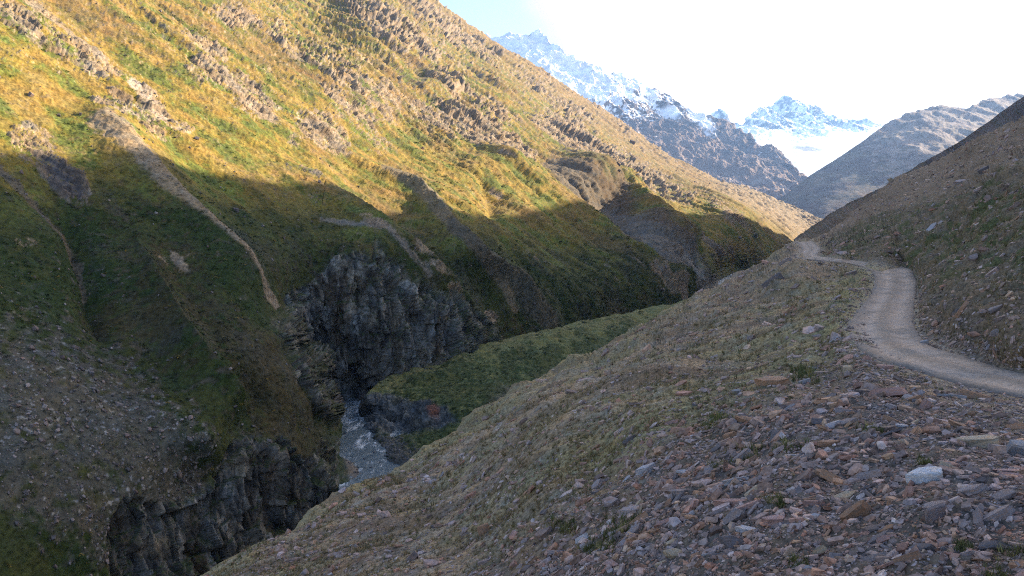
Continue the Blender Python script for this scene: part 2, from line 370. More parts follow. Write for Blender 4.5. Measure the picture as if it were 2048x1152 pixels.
for pts, ws, rgb in streaks:
    d, a, s = poly_d(px + 5 * n3 + 7 * n4, py + 5 * n4, pts)
    w = np.interp(a * (len(pts) - 1), range(len(pts)), ws)
    c = cmix(c, rgb, (1 - sst(.7, 1.15, d / w + .5 * n3)) * .9)
# rubble on the lower left
rubl = sst(-.1, .35, (1 - sst(.3, 1.25, ell(wx, wy, 130, 880, 430, 260, 25))) * .62 - .28 + .5 * n3 + .25 * n1)
c = cmix(c, (.105, .09, .078), rubl * .75)
c = cmix(c, (.24, .23, .23), rubl * sst(.42, .6, fbm(P / .9, 2, 93) + .25 * n4) * sst(260, 150, dist))
# crags
rc = np.stack([.235 + .1 * n4, .175 + .075 * n4, .125 + .055 * n4], 1) * (1 + .4 * n3 + .22 * cell(WB / np.array([3.6, 2.0, .7]) + .3, 436))[:, None]
c = c * (1 - rock[:, None]) + rc * rock[:, None]
rub_c = np.stack([.27 + .1 * n4, .20 + .06 * n4, .13 + .05 * n4], 1)
c = c * (1 - .8 * rub[:, None]) + rub_c * .8 * rub[:, None]
wet = .8 * (1 - sst(.5, 1.2, ell(wx, wy, 125, 350, 80, 30, 38))) * rock
c = cmix(c, (.05, .05, .06), wet)
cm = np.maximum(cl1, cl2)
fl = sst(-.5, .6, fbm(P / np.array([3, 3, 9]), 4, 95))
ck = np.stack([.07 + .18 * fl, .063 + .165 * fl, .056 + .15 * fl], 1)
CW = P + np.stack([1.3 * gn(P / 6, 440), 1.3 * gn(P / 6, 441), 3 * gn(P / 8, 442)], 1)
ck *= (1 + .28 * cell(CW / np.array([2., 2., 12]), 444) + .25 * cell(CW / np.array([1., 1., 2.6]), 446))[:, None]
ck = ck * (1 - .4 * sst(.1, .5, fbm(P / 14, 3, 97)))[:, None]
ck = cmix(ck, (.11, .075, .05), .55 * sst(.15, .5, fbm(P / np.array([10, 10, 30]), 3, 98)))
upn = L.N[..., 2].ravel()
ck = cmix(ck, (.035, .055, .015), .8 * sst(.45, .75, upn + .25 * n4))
ck *= (1 - .25 * cl2)[:, None]  # lower left crags darkened in colour to deepen the gorge shade
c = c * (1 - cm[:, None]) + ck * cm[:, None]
c = cmix(c, (.12, .10, .08), np.maximum(lip * .6, 0) * (1 - cl2)); c = cmix(c, (.04, .055, .02), lip * sst(-.3, .2, fbm(P / 5, 3, 447)) * .8)
c = cmix(c, (.13, .115, .11), .8 * sst(700, 720, px) * (1 - sst(735, 760, px)) * 0)
toe = (1 - sst(4, 16, poly_d(px, py, [(668, 800), (690, 805), (735, 795)])[0])) + (1 - sst(8, 22, poly_d(px, py, [(700, 900), (712, 950), (740, 975)])[0]))
c = cmix(c, (.17, .14, .125), np.clip(toe, 0, 1) * .85)
LP = P; Lcol = c; Lcm = cm; Lrub = rubl; Ltoe = toe; Lscr = lowb * (1 - rock) * (1 - cm) * np.clip(scr + .35, 0, 1) * (1 - .6 * rubl); Lgreen = (1 - lowb) * (1 - rock) * sst(.0, .4, -n1 + .4 * n3 + .5 * (1 - sst(.5, 1.3, ell(px, py, 930, 370, 120, 70, 40))))
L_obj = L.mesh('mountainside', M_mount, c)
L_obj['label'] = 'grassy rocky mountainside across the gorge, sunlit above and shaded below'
print('L', time.time() - T0)
# ================================================================== TERRACE ABOVE THE RIVER BEND
def TZ(x, y, z): return (x, y, float(dz(x, y, z)))
Tc = [(732, 800, 234), (745, 835, 231), (800, 802, 230), (800, 850, 221), (850, 806, 225), (850, 850, 215), (900, 820, 218), (760, 775, 246), (740, 850, 227), (800, 865, 216), (760, 790, 238), (850, 790, 232),
      (860, 716, 280), (1000, 680, 308), (1170, 640, 352), (1390, 598, 430), (900, 770, 243), (1000, 740, 257), (1100, 700, 285), (1250, 650, 345), (1000, 830, 208), (900, 862, 206), (1500, 575, 480),
      TZ(742, 856, -60), TZ(762, 885, -60), TZ(790, 918, -59.8), TZ(738, 880, -62.5), TZ(765, 925, -62.5), TZ(730, 840, -62), (850, 885, 199), (820, 905, 193), (790, 885, 207), (860, 960, 190), (900, 1050, 176), (1100, 900, 190), (1300, 800, 230), (1500, 700, 280)]
TD = TPS(Tc)
Tt = curve([(722, 870), (727, 835), (733, 800), (740, 784), (760, 766), (800, 742), (860, 716), (930, 697), (1000, 681), (1080, 662), (1170, 641), (1280, 620), (1390, 598), (1540, 566)])
T = Sheet(np.arange(722, 1540, 1.6), Tt, curve([(722, 1000), (1540, 760)]), 330, TD, back=(.004, .012, .03, .07), drop=.6)
P, px, py = T.flat()
nz = fbm(P / 7, 4, 105)
tb = curve([(722, 790), (760, 790), (800, 795), (850, 800), (890, 812), (920, 840)]); tl = curve([(722, 870), (760, 868), (800, 868), (850, 858), (900, 850), (930, 842)])
tc = sst(-6, 8, py - tb(px) + 14 * nz) * (1 - sst(-6, 10, py - tl(px) + 10 * nz)) * (1 - sst(890, 935, px + 20 * nz))
h = 1.4 * fbm(P / np.array([14, 40, 20]), 4, 110) + .8 * fbm(P / 4, 4, 112, .6)
for pts, hh in (([(860, 740), (1000, 705), (1150, 670), (1300, 628)], 2.5), ([(800, 770), (940, 735), (1100, 690)], 2.2), ([(1000, 745), (1150, 690), (1280, 650)], 1.8)):
    d, a, s = poly_d(px, py + 6 * nz, pts); h += hh * np.exp(-(d / 9) ** 2) * sst(0, .15, a) * sst(0, .15, 1 - a)
h += tc * (crag(P * 1.4, .55))
h += (1 - tc) * sst(850, 880, py) * .9 * ridged(P / 2.5, 3, 115)
T.displace(h); T.normals()
n1 = fbm(P / np.array([8, 20, 8]), 4, 120); n3 = fbm(P / 2, 3, 122)
c = np.ones((len(P), 3)) * np.array([.13, .135, .052])
c = cmix(c, (.21, .18, .08), sst(-.2, .4, n1))
dk = sst(-.1, .3, n1 * .6 + .5 * n3 + .45 * sst(15, 60, py - Tt(px) + 10 * n1) - .1)
c = cmix(c, (.035, .055, .018), dk * .85)
c = cmix(c, (.12, .09, .07), .8 * sst(10, 40, py - curve([(900, 860), (1000, 760), (1200, 690), (1350, 625)])(px) + 20 * n1) * sst(900, 1000, px))
g = .07 + .075 * sst(-.5, .6, fbm(P / np.array([3, 3, 9]), 4, 125))
ck = np.stack([g, g, g * .98], 1)
ck = cmix(ck, (.2, .075, .05), (1 - sst(.5, 1.1, ell(px, py, 868, 818, 14, 22, 10))) * .7)
c = c * (1 - tc[:, None]) + ck * tc[:, None]
shore = sst(0, 12, py - tl(px) + 8 * nz) * (1 - sst(14, 60, poly_d(px, py, [(735, 860), (765, 895), (795, 925)])[0] + 20 * n3))
c = cmix(c, (.10, .09, .085), np.clip(shore, 0, 1) * .9)
Tdk = dk * (1 - tc); Tsh = shore
T_obj = T.mesh('river_terrace', M_terr, c); T_obj['label'] = 'low grassy terrace ending in a small cliff at the river bend'
# ================================================================== RIVERS
def water_mat():
    m = bpy.data.materials.new('glacial water'); m.use_nodes = True
    nt = m.node_tree; nd = nt.nodes; lk = nt.links; bs = nd['Principled BSDF']
    tc = nd.new('ShaderNodeTexCoord'); mp = nd.new('ShaderNodeMapping'); mp.inputs['Rotation'].default_value = (0, 0, math.radians(25)); mp.inputs['Scale'].default_value = (1, .28, 1)
    lk.new(tc.outputs['Object'], mp.inputs[0])
    n = nd.new('ShaderNodeTexNoise'); n.inputs['Scale'].default_value = .6; n.inputs['Detail'].default_value = 9; n.inputs['Roughness'].default_value = .75; n.inputs['Distortion'].default_value = .8
    lk.new(mp.outputs[0], n.inputs['Vector'])
    at = nd.new('ShaderNodeAttribute'); at.attribute_name = 'tint'
    ad = nd.new('ShaderNodeMath'); ad.operation = 'ADD'; lk.new(n.outputs['Fac'], ad.inputs[0]); lk.new(at.outputs['Fac'], ad.inputs[1])
    r = nd.new('ShaderNodeValToRGB'); r.color_ramp.elements[0].position = .56; r.color_ramp.elements[0].color = (.11, .14, .15, 1)
    r.color_ramp.elements[1].position = .74; r.color_ramp.elements[1].color = (.75, .78, .8, 1)
    lk.new(ad.outputs[0], r.inputs[0]); lk.new(r.outputs[0], bs.inputs['Base Color'])
    bs.inputs['Roughness'].default_value = .25
    b = nd.new('ShaderNodeBump'); b.inputs['Distance'].default_value = .35; b.inputs['Strength'].default_value = .7
    lk.new(n.outputs['Fac'], b.inputs['Height']); lk.new(b.outputs[0], bs.inputs['Normal'])
    return m
M_water = water_mat()
def water(name, x0, x1, y0, y1, z, step, foamfn, slope=0, keep=None):
    xs = np.arange(x0, x1, step); ys = np.arange(y0, y1, step)
    X, Y = np.meshgrid(xs, ys); Pw = np.stack([X.ravel(), Y.ravel(), X.ravel() * 0], 1)
    fo = foamfn(Pw)
    Pw[:, 2] = z + slope * (Pw[:, 1] - y0) + (.10 + .35 * fo) * fbm(Pw / np.array([3, 5, 1]), 4, 130)
    ny, nx = X.shape; idx = np.arange(nx * ny).reshape(ny, nx)
    q = np.stack([idx[:-1, :-1], idx[:-1, 1:], idx[1:, 1:], idx[1:, :-1]], -1).reshape(-1, 4)
    if keep is not None:
        kp = keep(Pw); q = q[kp[q].all(1)]
    return make_mesh(name, Pw, q, M_water, np.repeat((fo * .16)[:, None], 3, 1), True)
w1 = water('river', -78, 10, 88, 262, -60.2, .35, lambda p: sst(.0, .5, fbm(p / np.array([9, 14, 1]), 3, 131)) * .7 + .5 * sst(225, 240, p[:, 1]), keep=lambda p: p[:, 0] > np.interp(p[:, 1], [88, 150, 170, 186, 200, 225, 250, 262], [-18, -36, -40, -44, -52, -62, -75, -75])); w1['label'] = 'milky glacial river running through the gorge'
w2 = water('river', 165, 330, 690, 960, -57.2, 1.2, lambda p: .5 + .8 * sst(-.1, .4, fbm(p / 9, 3, 133)), keep=lambda p: poly_d(p[:, 0], p[:, 1], [(178, 705), (215, 770), (236, 815), (250, 850), (290, 960)])[0] < 9); w2['label'] = 'white water of the river higher up the valley'
# ================================================================== NEAR HILLSIDE
RL = [(1588, 482), (1602, 498), (1594, 517), (1688, 527), (1736, 540), (1748, 560), (1738, 592), (1716, 620), (1696, 648), (1696, 676), (1716, 700), (1752, 720), (1816, 740), (1896, 764), (1976, 784), (2049, 800), (2300, 860)]
RR = [(1622, 482), (1642, 498), (1640, 513), (1700, 521), (1812, 536), (1832, 556), (1834, 584), (1830, 616), (1830, 648), (1844, 676), (1866, 696), (1900, 708), (1945, 722), (1990, 736), (2049, 752), (2120, 768), (2350, 815)]
def zroad(y): return np.interp(y, [482, 500, 520, 560, 700, 860], [-3.15, -3.3, -3.4, -3.5, -3.62, -3.6])
Nc = [(x, y, float(dz(x, y, zroad(y)))) for x, y in RL + RR]
Nc += [(1700, 505, 75), (1760, 500, 68), (1850, 520, 53), (1900, 560, 34), (1950, 640, 22.4), (2048, 700, 18.0), (2048, 600, 22.5), (2048, 500, 29), (2048, 400, 42), (2048, 350, 54), (1950, 500, 39), (1900, 440, 66), (1950, 400, 64), (1850, 470, 66), (1750, 470, 88), (1700, 480, 105), (1665, 495, 95), (1650, 478, 170),
       (1700, 440, 185), (1780, 400, 150), (1800, 370, 180), (1900, 360, 130), (1900, 325, 185), (2048, 300, 100), (2048, 250, 140), (1980, 290, 140), (1650, 540, 61), (1700, 580, 43), (1650, 620, 34.5), (1600, 600, 42), (1600, 680, 27.5), (1680, 700, 23.2), (1500, 640, 41), (1500, 740, 23.5), (1400, 700, 34), (1400, 640, 52), (1390, 600, 76), (1480, 556, 88), (1560, 508, 112), (1500, 590, 60),
       (1600, 780, 17.5), (1600, 900, 11.2), (1750, 850, 12), (1750, 760, 17.0), (1900, 900, 9.6), (1900, 810, 14), (2048, 850, 11.8), (2048, 950, 8.4), (2048, 1050, 6.8), (2048, 1152, 5.8), (1700, 1152, 6.6), (1700, 1000, 8.8), (1350, 1152, 8.8), (1400, 1000, 11), (1400, 850, 16.5), (1024, 1152, 13), (1024, 1000, 19), (1200, 900, 18.5), (1200, 760, 33), (1100, 800, 35), (1300, 700, 40),
       (100, 1330, 22), (410, 1152, 28), (560, 1075, 32), (700, 990, 38), (850, 905, 45), (1000, 812, 52), (1100, 757, 57), (1200, 708, 62), (1300, 652, 68), (700, 1152, 20), (500, 1152, 25), (850, 1000, 30), (1000, 900, 29), (850, 1152, 16),
       (1024, 1400, 8), (2048, 1400, 3.6), (500, 1400, 13), (1500, 1400, 5), (2300, 1000, 6.5), (2300, 700, 15.5), (2300, 500, 22), (2300, 200, 60)]
ND = TPS(Nc)
Nt = curve([(-200, 1500), (0, 1385), (200, 1270), (410, 1152), (480, 1118), (560, 1075), (640, 1024), (700, 990), (780, 948), (850, 905), (930, 862), (1000, 812), (1060, 776), (1100, 757), (1150, 733), (1200, 708), (1250, 682), (1300, 652), (1345, 624), (1390, 598), (1440, 575), (1480, 555), (1520, 534), (1560, 505), (1585, 485), (1600, 479), (1630, 479), (1660, 466), (1704, 432), (1740, 402), (1789, 362), (1830, 342), (1874, 325), (1949, 280), (2000, 260), (2048, 238), (2200, 160), (2400, 50)])
N = Sheet(np.arange(-100, 2300, 1.9), Nt, curve([(-200, 1640), (2400, 1560)]), 880, ND, back=(.01, .03, .08, .18, .35, .7, 1.2, 2.0), drop=.8, backdir=(-.25, .3))
P, px, py = N.flat(); base = N.P.copy()
cl = [((a[0] + b[0]) / 2, (a[1] + b[1]) / 2) for a, b in zip(RL, RR)]
rx0 = np.array([a[0] for a in RL]); 
def in_road(px, py, grow=0.):
    poly = RL + RR[::-1]; ins = np.zeros(px.shape, bool); n = len(poly)
    for k in range(n):
        (x1, y1), (x2, y2) = poly[k], poly[(k + 1) % n]
        if y1 == y2: continue
        cnd = ((y1 > py) != (y2 > py)) & (px < (x2 - x1) * (py - y1) / (y2 - y1) + x1)
        ins ^= cnd
    dL = np.minimum(poly_d(px, py, RL)[0], poly_d(px, py, RR)[0])
    return np.where(ins, -dL, dL)
rd = in_road(px, py)                    # signed distance, negative on the track
D1 = P[:, 1]
rdm = rd * D1 / F                       # metres
onr = 1 - sst(-.9, -.15, rdm)
h = .5 * fbm(P / np.array([5, 5, 5]), 4, 140) * np.clip(D1 / 25, .35, 2.2) + .10 * fbm(np.stack([(P[:, 0] * .368 + P[:, 1] * .93) / .9, (P[:, 0] * .93 - P[:, 1] * .368) / 2.6, P[:, 0] * 0], 1), 4, 144) + .05 * ridged(P / .35, 3, 148) * sst(60, 10, D1)
h += .35 * sst(15, 60, D1) * ridged(P / 2.2, 3, 150)
h += .35 * sst(1640, 1700, px) * sst(760, 700, py) * ridged(P / 1.2, 4, 152)
h = h * sst(-.2, 1.2, rdm) - .12 * onr
edge = np.exp(-((rdm - .35) / .3) ** 2)
side = sst(1500, 1900, px - (py - 500) * -.0)
h += .05 * edge
N.displace(h); N.normals()
# ---- cover masks on the near hillside
def cover(px, py, P):
    """returns (scree density, grass density, dark scrub)"""
    a = fbm(P / 4.0, 4, 160); b = fbm(P / 1.3, 3, 164)
    scree = sst(-60, 130, (py - curve([(0, 1500), (700, 1300), (1024, 1120), (1150, 1000), (1300, 880), (1450, 790), (1600, 740), (1720, 700), (1850, 760), (2100, 830)])(px)) + 70 * a)
    bank = ((px > 1640) & (py < curve([(1640, 513), (1812, 536), (1834, 600), (1844, 676), (1990, 736), (2350, 815)])(px))).astype(float)
    farb = sst(-4, 10, curve([(1600, 500), (1640, 490), (1700, 462), (1750, 440), (1800, 425), (1900, 395), (2048, 348), (2300, 260)])(px) - py + 10 * a)
    gr = sst(-.15, .4, a * .8 + .35 * b + .05) * (1 - scree)
    rimg = np.exp(-(poly_d(px, py, [(1720, 560), (1700, 620), (1660, 690), (1560, 720), (1420, 800), (1250, 880), (1180, 930)])[0] / 48) ** 2)
    gr = np.clip(gr + .75 * rimg * sst(-.4, .2, a + b * .5), 0, 1)
    return scree, gr, bank, farb, a, b, rimg
scree, gr, bank, farb, a, b, rimg = cover(px, py, P)
n5 = fbm(P / .5, 3, 170)
c = np.ones((len(P), 3)) * np.array([.235, .165, .11])
c = cmix(c, (.155, .12, .095), sst(-.1, .4, b))
c = cmix(c, (.25, .2, .155), sst(.1, .5, n5))
c = cmix(c, (.155, .135, .065), gr * .42)
c = cmix(c, (.15, .15, .06), np.clip(rimg, 0, 1) * .5)
c = cmix(c, (.26, .215, .11), np.clip(rimg, 0, 1) * sst(.0, .4, a + b) * .5)
c = cmix(c, (.075, .08, .04), .7 * gr * sst(.05, .4, -a + .6 * b))
edge_band = sst(40, 0, py - Nt(px)) * sst(1450, 1300, px)
c = cmix(c, (.19, .16, .075), edge_band * .5)
c = cmix(c, (.105, .08, .055), bank * .85)
c = cmix(c, (.06, .07, .028), bank * sst(-.05, .3, b + .6 * a) * .85 * sst(640, 520, py))
c = cmix(c, (.12, .085, .062), bank * sst(560, 640, py) * .6)
c = cmix(c, (.165, .118, .085), farb * bank * .85)
c = cmix(c, (.085, .072, .066), scree * .85)  # soil darkened so crevice shade between scree stones is in its colour
stk = fbm(np.stack([(P[:, 0] * .368 + P[:, 1] * .93) / 1.6, (P[:, 0] * .93 - P[:, 1] * .368) / 9, P[:, 0] * 0], 1), 4, 172)
c = cmix(c, (.125, .085, .06), .7 * sst(.0, .4, stk) * (1 - scree) * (1 - bank))
c = cmix(c, (.235, .19, .10), .5 * sst(.05, .45, -stk) * (1 - scree) * (1 - bank) * gr)
c = cmix(c, (.3, .27, .24), (1 - sst(.05, .5, np.abs(rdm) + .25 * n5)) * .2)
Nsave = (px, py, P, rdm, D1, scree, gr, bank, farb, a, b, rimg)
c = c * 1.15
N_obj = N.mesh('hillside', M_near, c); N_obj['label'] = 'stony near hillside falling to the gorge below the track'
print('N', time.time() - T0)
# ---- gravel track
def resample(pts, n):
    p = np.array(pts, float); t = np.arange(len(p))
    # Catmull-Rom
    tt = np.linspace(0, len(p) - 1, n); i = np.clip(tt.astype(int), 0, len(p) - 2); f = (tt - i)[:, None]
    g = lambda k: p[np.clip(k, 0, len(p) - 1)]
    p0, p1, p2, p3 = g(i - 1), g(i), g(i + 1), g(i + 2)
    return .5 * ((2 * p1) + (-p0 + p2) * f + (2 * p0 - 5 * p1 + 4 * p2 - p3) * f ** 2 + (-p0 + 3 * p1 - 3 * p2 + p3) * f ** 3)
nr, nc_ = 900, 60
a_, b_ = resample(RL, nr), resample(RR, nr)
A3 = pt(a_[:, 0], a_[:, 1], ND(a_[:, 0], a_[:, 1])); B3 = pt(b_[:, 0], b_[:, 1], ND(b_[:, 0], b_[:, 1]))
u = np.linspace(-.08, 1.08, nc_)
R = A3[:, None, :] * (1 - u)[None, :, None] + B3[:, None, :] * u[None, :, None]
Rf = R.reshape(-1, 3)
uu = np.broadcast_to(u[None, :], (nr, nc_)).ravel()
ed = np.abs(uu - .5) * 2
rag = fbm(Rf / .9, 3, 180)
hz = .07 + .05 * fbm(Rf / 1.6, 3, 182) - .05 * (np.exp(-((uu - .28) / .1) ** 2) + np.exp(-((uu - .72) / .1) ** 2)) + .014 * ridged(Rf / .25, 2, 184) - .30 * sst(.9, 1.16, ed + .08 * rag)
Rf[:, 2] += hz
idx = np.arange(nr * nc_).reshape(nr, nc_)
q = np.stack([idx[:-1, :-1], idx[:-1, 1:], idx[1:, 1:], idx[1:, :-1]], -1).reshape(-1, 4)
rn = fbm(Rf / 1.5, 4, 186); rn2 = fbm(Rf / .3, 3, 188)
rc = np.ones((len(Rf), 3)) * np.array([.255, .20, .16])
rc = cmix(rc, (.39, .305, .245), np.clip(np.exp(-((uu - .3) / .14) ** 2) + np.exp(-((uu - .72) / .14) ** 2), 0, 1) * .8)
rc = cmix(rc, (.15, .13, .10), .55 * np.exp(-((uu - .5 - .05 * rn) / .09) ** 2) * sst(-.3, .4, rn2 + rn)); rc = cmix(rc, (.21, .18, .155), .8 * sst(-.05, .4, rn)); rc = cmix(rc, (.15, .13, .115), .8 * sst(.72, 1.0, ed + .35 * rn2)); rc *= (1 + .25 * rn2)[:, None]
road = make_mesh('gravel_road', Rf, q[:, ::-1], M_road, rc, True); road['label'] = 'pale gravel track winding along the hillside'
# ================================================================== RIDGE THAT SHADES THE VALLEY
bd = [(-500, 260), (-200, 285), (0, 300), (250, 318), (440, 345), (640, 388), (860, 432), (1000, 432), (1130, 420), (1340, 432), (1565, 470)]
cast = []
for (x, y), RUN in zip(bd, [750, 750, 750, 750, 760, 770, 800, 880, 950, 1000, 1000]):
    p = pt(x, y, LD(np.array([x]), np.array([y]))[0]); cast.append(p + SUN / math.cos(EL) * RUN)
vis = [(1586, 479, 800), (1620, 455, 900), (1664, 425, 1000), (1700, 405, 1100), (1774, 370, 1250), (1812, 345, 1350), (1844, 325, 1450), (1890, 300, 1550), (1924, 280, 1600), (1974, 245, 1720), (2010, 218, 1800), (2048, 192, 1850)]
crest = [pt(*v) for v in vis] + [np.array(p) for p in cast[::-1]]
crest = [np.array(p, float) for p in crest]
crest.append(crest[-1] + np.array([-120, -350, -10]))
_c = np.array(crest); _l = np.r_[0, np.cumsum(np.linalg.norm(np.diff(_c, axis=0), axis=1))]
_t = np.linspace(0, _l[-1], 2200); cr_ = np.stack([np.interp(_t, _l, _c[:, k]) for k in range(3)], 1)
_k = np.hanning(41); _k /= _k.sum(); _m = np.stack([np.convolve(np.pad(cr_[:, k], 20, 'edge'), _k, 'valid') for k in range(3)], 1)
cr_ = _m
rows = []
for k, (f, g_) in enumerate([(-1.3, .9), (-.6, .45), (-.15, .14), (0, 0)] + [(t, t) for t in np.linspace(.008, 1.1, 200) ** 1.3]):
    p = cr_.copy()
    hgt = np.maximum(p[:, 2] + 45, 30)
    if f > 0:
        k_ = np.clip(1.15 * hgt / np.hypot(p[:, 0], p[:, 1]), .1, .56)
        p[:, 0] *= 1 - k_ * f; p[:, 1] *= 1 - k_ * f
    else:
        p[:, 0] -= .93 * hgt * f; p[:, 1] += .368 * hgt * f
    p[:, 2] -= hgt * (g_ if f >= 0 else g_ * 1.0)
    rows.append(p)
class _S(Sheet):
    def __init__(s, P): s.P = P; s.px = P[..., 0]; s.py = P[..., 1]; s.normals()
Rg = _S(np.array(rows)[::-1]); P = Rg.P.reshape(-1, 3)
if Rg.N[..., 2].mean() < 0: Rg.N = -Rg.N
Rg.displace((1.6 * fbm(P / 45, 5, 204) + .9 * fbm(P / 9, 4, 205)).reshape(Rg.P.shape[:2]), np.array([0, 0, 1.]))
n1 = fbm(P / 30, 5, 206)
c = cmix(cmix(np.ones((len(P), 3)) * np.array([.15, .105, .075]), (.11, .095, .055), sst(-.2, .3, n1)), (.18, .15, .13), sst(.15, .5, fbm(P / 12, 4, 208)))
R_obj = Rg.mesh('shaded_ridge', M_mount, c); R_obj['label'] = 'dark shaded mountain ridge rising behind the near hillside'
# ================================================================== FAR MOUNTAINS
def far_sheet(name, pxs, top, bot, nv, ctl, amp, wl, seed, colour, label, back=(.004, .012, .03, .07, .15), drop=1.0):
    D = TPS(ctl, 1e-3)
    s = Sheet(pxs, curve(top), curve(bot), nv, D, back=back, drop=drop, q=1)
    P, px, py = s.flat()
    hh = amp * (ridged(P / np.array([wl, wl, wl * 1.4]), 7, seed, .6) - .55) + amp * .35 * fbm(P / (wl * 2.2), 3, seed + 9)
    s.displace(hh * colour[0](px, py, P)); s.normals()
    c = colour[1](px, py, P, s.N.reshape(-1, 3), hh / amp)
    o = s.mesh(name, M_far, c); o['label'] = label
    return o
def one(px, py, P): return 1.0
def rockcol(P, px, sd, a=(.16, .12, .10), b=(.25, .2, .17), w=60):
    n = fbm(P / w, 5, sd); return cmix(np.ones((len(P), 3)) * np.array(a), b, sst(-.3, .4, n))
F1t = [(860, 90), (940, 78), (970, 69), (985, 74), (1017, 65), (1037, 69), (1060, 62), (1080, 59), (1099, 77), (1134, 104), (1160, 122), (1189, 133), (1210, 144), (1232, 143), (1260, 155), (1290, 163), (1330, 175), (1357, 198), (1380, 206), (1408, 221), (1427, 229), (1450, 243), (1478, 260), (1509, 280), (1540, 293), (1564, 303), (1590, 315), (1610, 328), (1625, 345), (1680, 380)]
def f1c(px, py, P, N, hh):
    c = rockcol(P, px, 210, (.09, .065, .06), (.19, .135, .11), 60)
    n = fbm(P / 70, 5, 214); n2 = fbm(P / 22, 4, 216)
    c = cmix(c, (.27, .19, .15), .8 * sst(210, 330, py - (px - 1300) * .25 + 40 * n))  # brown scree on the lower half, colour lightened to look sunlit
    line = curve([(860, 400), (1100, 320), (1200, 300), (1300, 250), (1400, 248), (1480, 262), (1560, 292), (1680, 350)])(px)
    n5_ = fbm(P / 9, 3, 218)
    sn = sst(-.06, .08, (line - 22 - py) / 110 + .6 * n + .5 * n2 + .3 * n5_ - .30 + .5 * (N[:, 2] - .55) - .6 * hh)
    patch = 1 - sst(.5, 1.1, np.minimum(ell(px, py, 1400, 245, 40, 14, 35), ell(px, py, 1345, 225, 24, 9, 30)) + .5 * n2)
    low = sst(.1, .35, n2 + .2 * n) * sst(330, 380, py) * sst(1400, 1450, px)
    c = cmix(c, (.42, .37, .34), low * .8)
    return cmix(c, (.86, .88, .92), np.clip(sn + patch, 0, 1))
far_sheet('snowy_mountain', np.arange(860, 1690, 1.2), F1t, [(860, 480), (1690, 480)], 420,
          [(860, 90, 5200), (1080, 59, 5000), (1300, 170, 4800), (1500, 275, 4500), (1640, 360, 4100), (900, 480, 3000), (1200, 480, 3000), (1600, 480, 2900), (1400, 350, 3700), (1100, 250, 4100), (1560, 400, 3300)],
          95, 420, 220, (lambda px, py, P: 1.0, f1c), 'snow dusted rocky mountain falling to the valley behind the sunlit slope')
F2t = [(1380, 250), (1427, 226), (1440, 221), (1455, 227), (1462, 235), (1475, 238), (1486, 241), (1505, 230), (1525, 217), (1545, 207), (1564, 198), (1575, 195), (1585, 199), (1595, 202), (1608, 213), (1622, 221), (1635, 225), (1650, 236), (1680, 240), (1700, 238), (1720, 243), (1745, 246), (1770, 252), (1800, 262), (1900, 300)]
def f2c(px, py, P, N, hh):
    c = rockcol(P, px, 230, (.05, .048, .05), (.10, .095, .09), 90)
    n = fbm(P / 160, 5, 232); n2 = fbm(P / 35, 4, 234)
    sn = sst(-.08, .1, .5 * n + .6 * n2 - .10 + sst(255, 285, py) * 1.4 + .8 * (N[:, 2] - .5) - .2 * hh)
    b = 1 - sst(.6, 1.1, ell(px, py, 1615, 297, 34, 5, 6) + .5 * n2)
    return cmix(cmix(c, (.88, .9, .93), sn), (.3, .27, .25), b * .8)
far_sheet('glacier_mountain', np.arange(1380, 1900, 1.6), F2t, [(1380, 420), (1900, 420)], 240,
          [(1380, 250, 8600), (1575, 195, 9000), (1700, 240, 8800), (1900, 300, 8600), (1575, 270, 8000), (1600, 330, 6300), (1450, 330, 6300), (1750, 330, 6500), (1600, 420, 5400), (1400, 420, 5400), (1900, 420, 5400)],
          190, 900, 240, (lambda px, py, P: 1 - .93 * sst(245, 290, py + (px - 1600) * .1), f2c), 'pointed snowy peak above a bright glacier at the valley head', drop=1.0)
F3t = [(1500, 440), (1530, 416), (1554, 400), (1590, 374), (1624, 350), (1660, 326), (1689, 305), (1720, 285), (1749, 265), (1774, 247), (1810, 230), (1844, 215), (1874, 210), (1905, 212), (1939, 212), (1955, 204), (1974, 197), (2010, 190), (2048, 187), (2120, 182), (2300, 190)]
def f3c(px, py, P, N, hh):
    c = rockcol(P, px, 250, (.12, .085, .07), (.15, .12, .085), 90)
    n2 = fbm(P / 28, 4, 252)
    s = sst(-.1, .3, n2 + .3 - .6 * sst(1790, 1700, px - (py - 300) * .5))
    return cmix(c, (.34, .26, .21), s * .6)
far_sheet('hazy_mountain', np.arange(1500, 2300, 1.8), F3t, [(1500, 560), (2300, 560)], 260,
          [(1500, 440, 3300), (1554, 400, 3300), (1750, 265, 3600), (1850, 215, 3900), (2048, 187, 4300), (2300, 190, 4600), (1640, 437, 2750), (1700, 480, 2500), (1500, 560, 2300), (2300, 560, 2100), (1800, 350, 3100), (1950, 300, 3300), (1850, 270, 3450)],
          34, 420, 260, (lambda px, py, P: .25 + .9 * sst(1700, 1850, px - (py - 300) * .4), f3c), 'blue hazy mountain shoulder on the far side of the valley')
# wide valley ground under everything, reaching the horizon
g = np.array([[-9000, -3000, -140], [12000, -3000, -140], [12000, 12500, -140], [-9000, 12500, -140]], float)
gnd = make_mesh('ground', g, np.array([[0, 1, 2, 3]]), M_near, np.ones((4, 3)) * .12); gnd['label'] = 'valley ground below the mountains'
print('far', time.time() - T0)
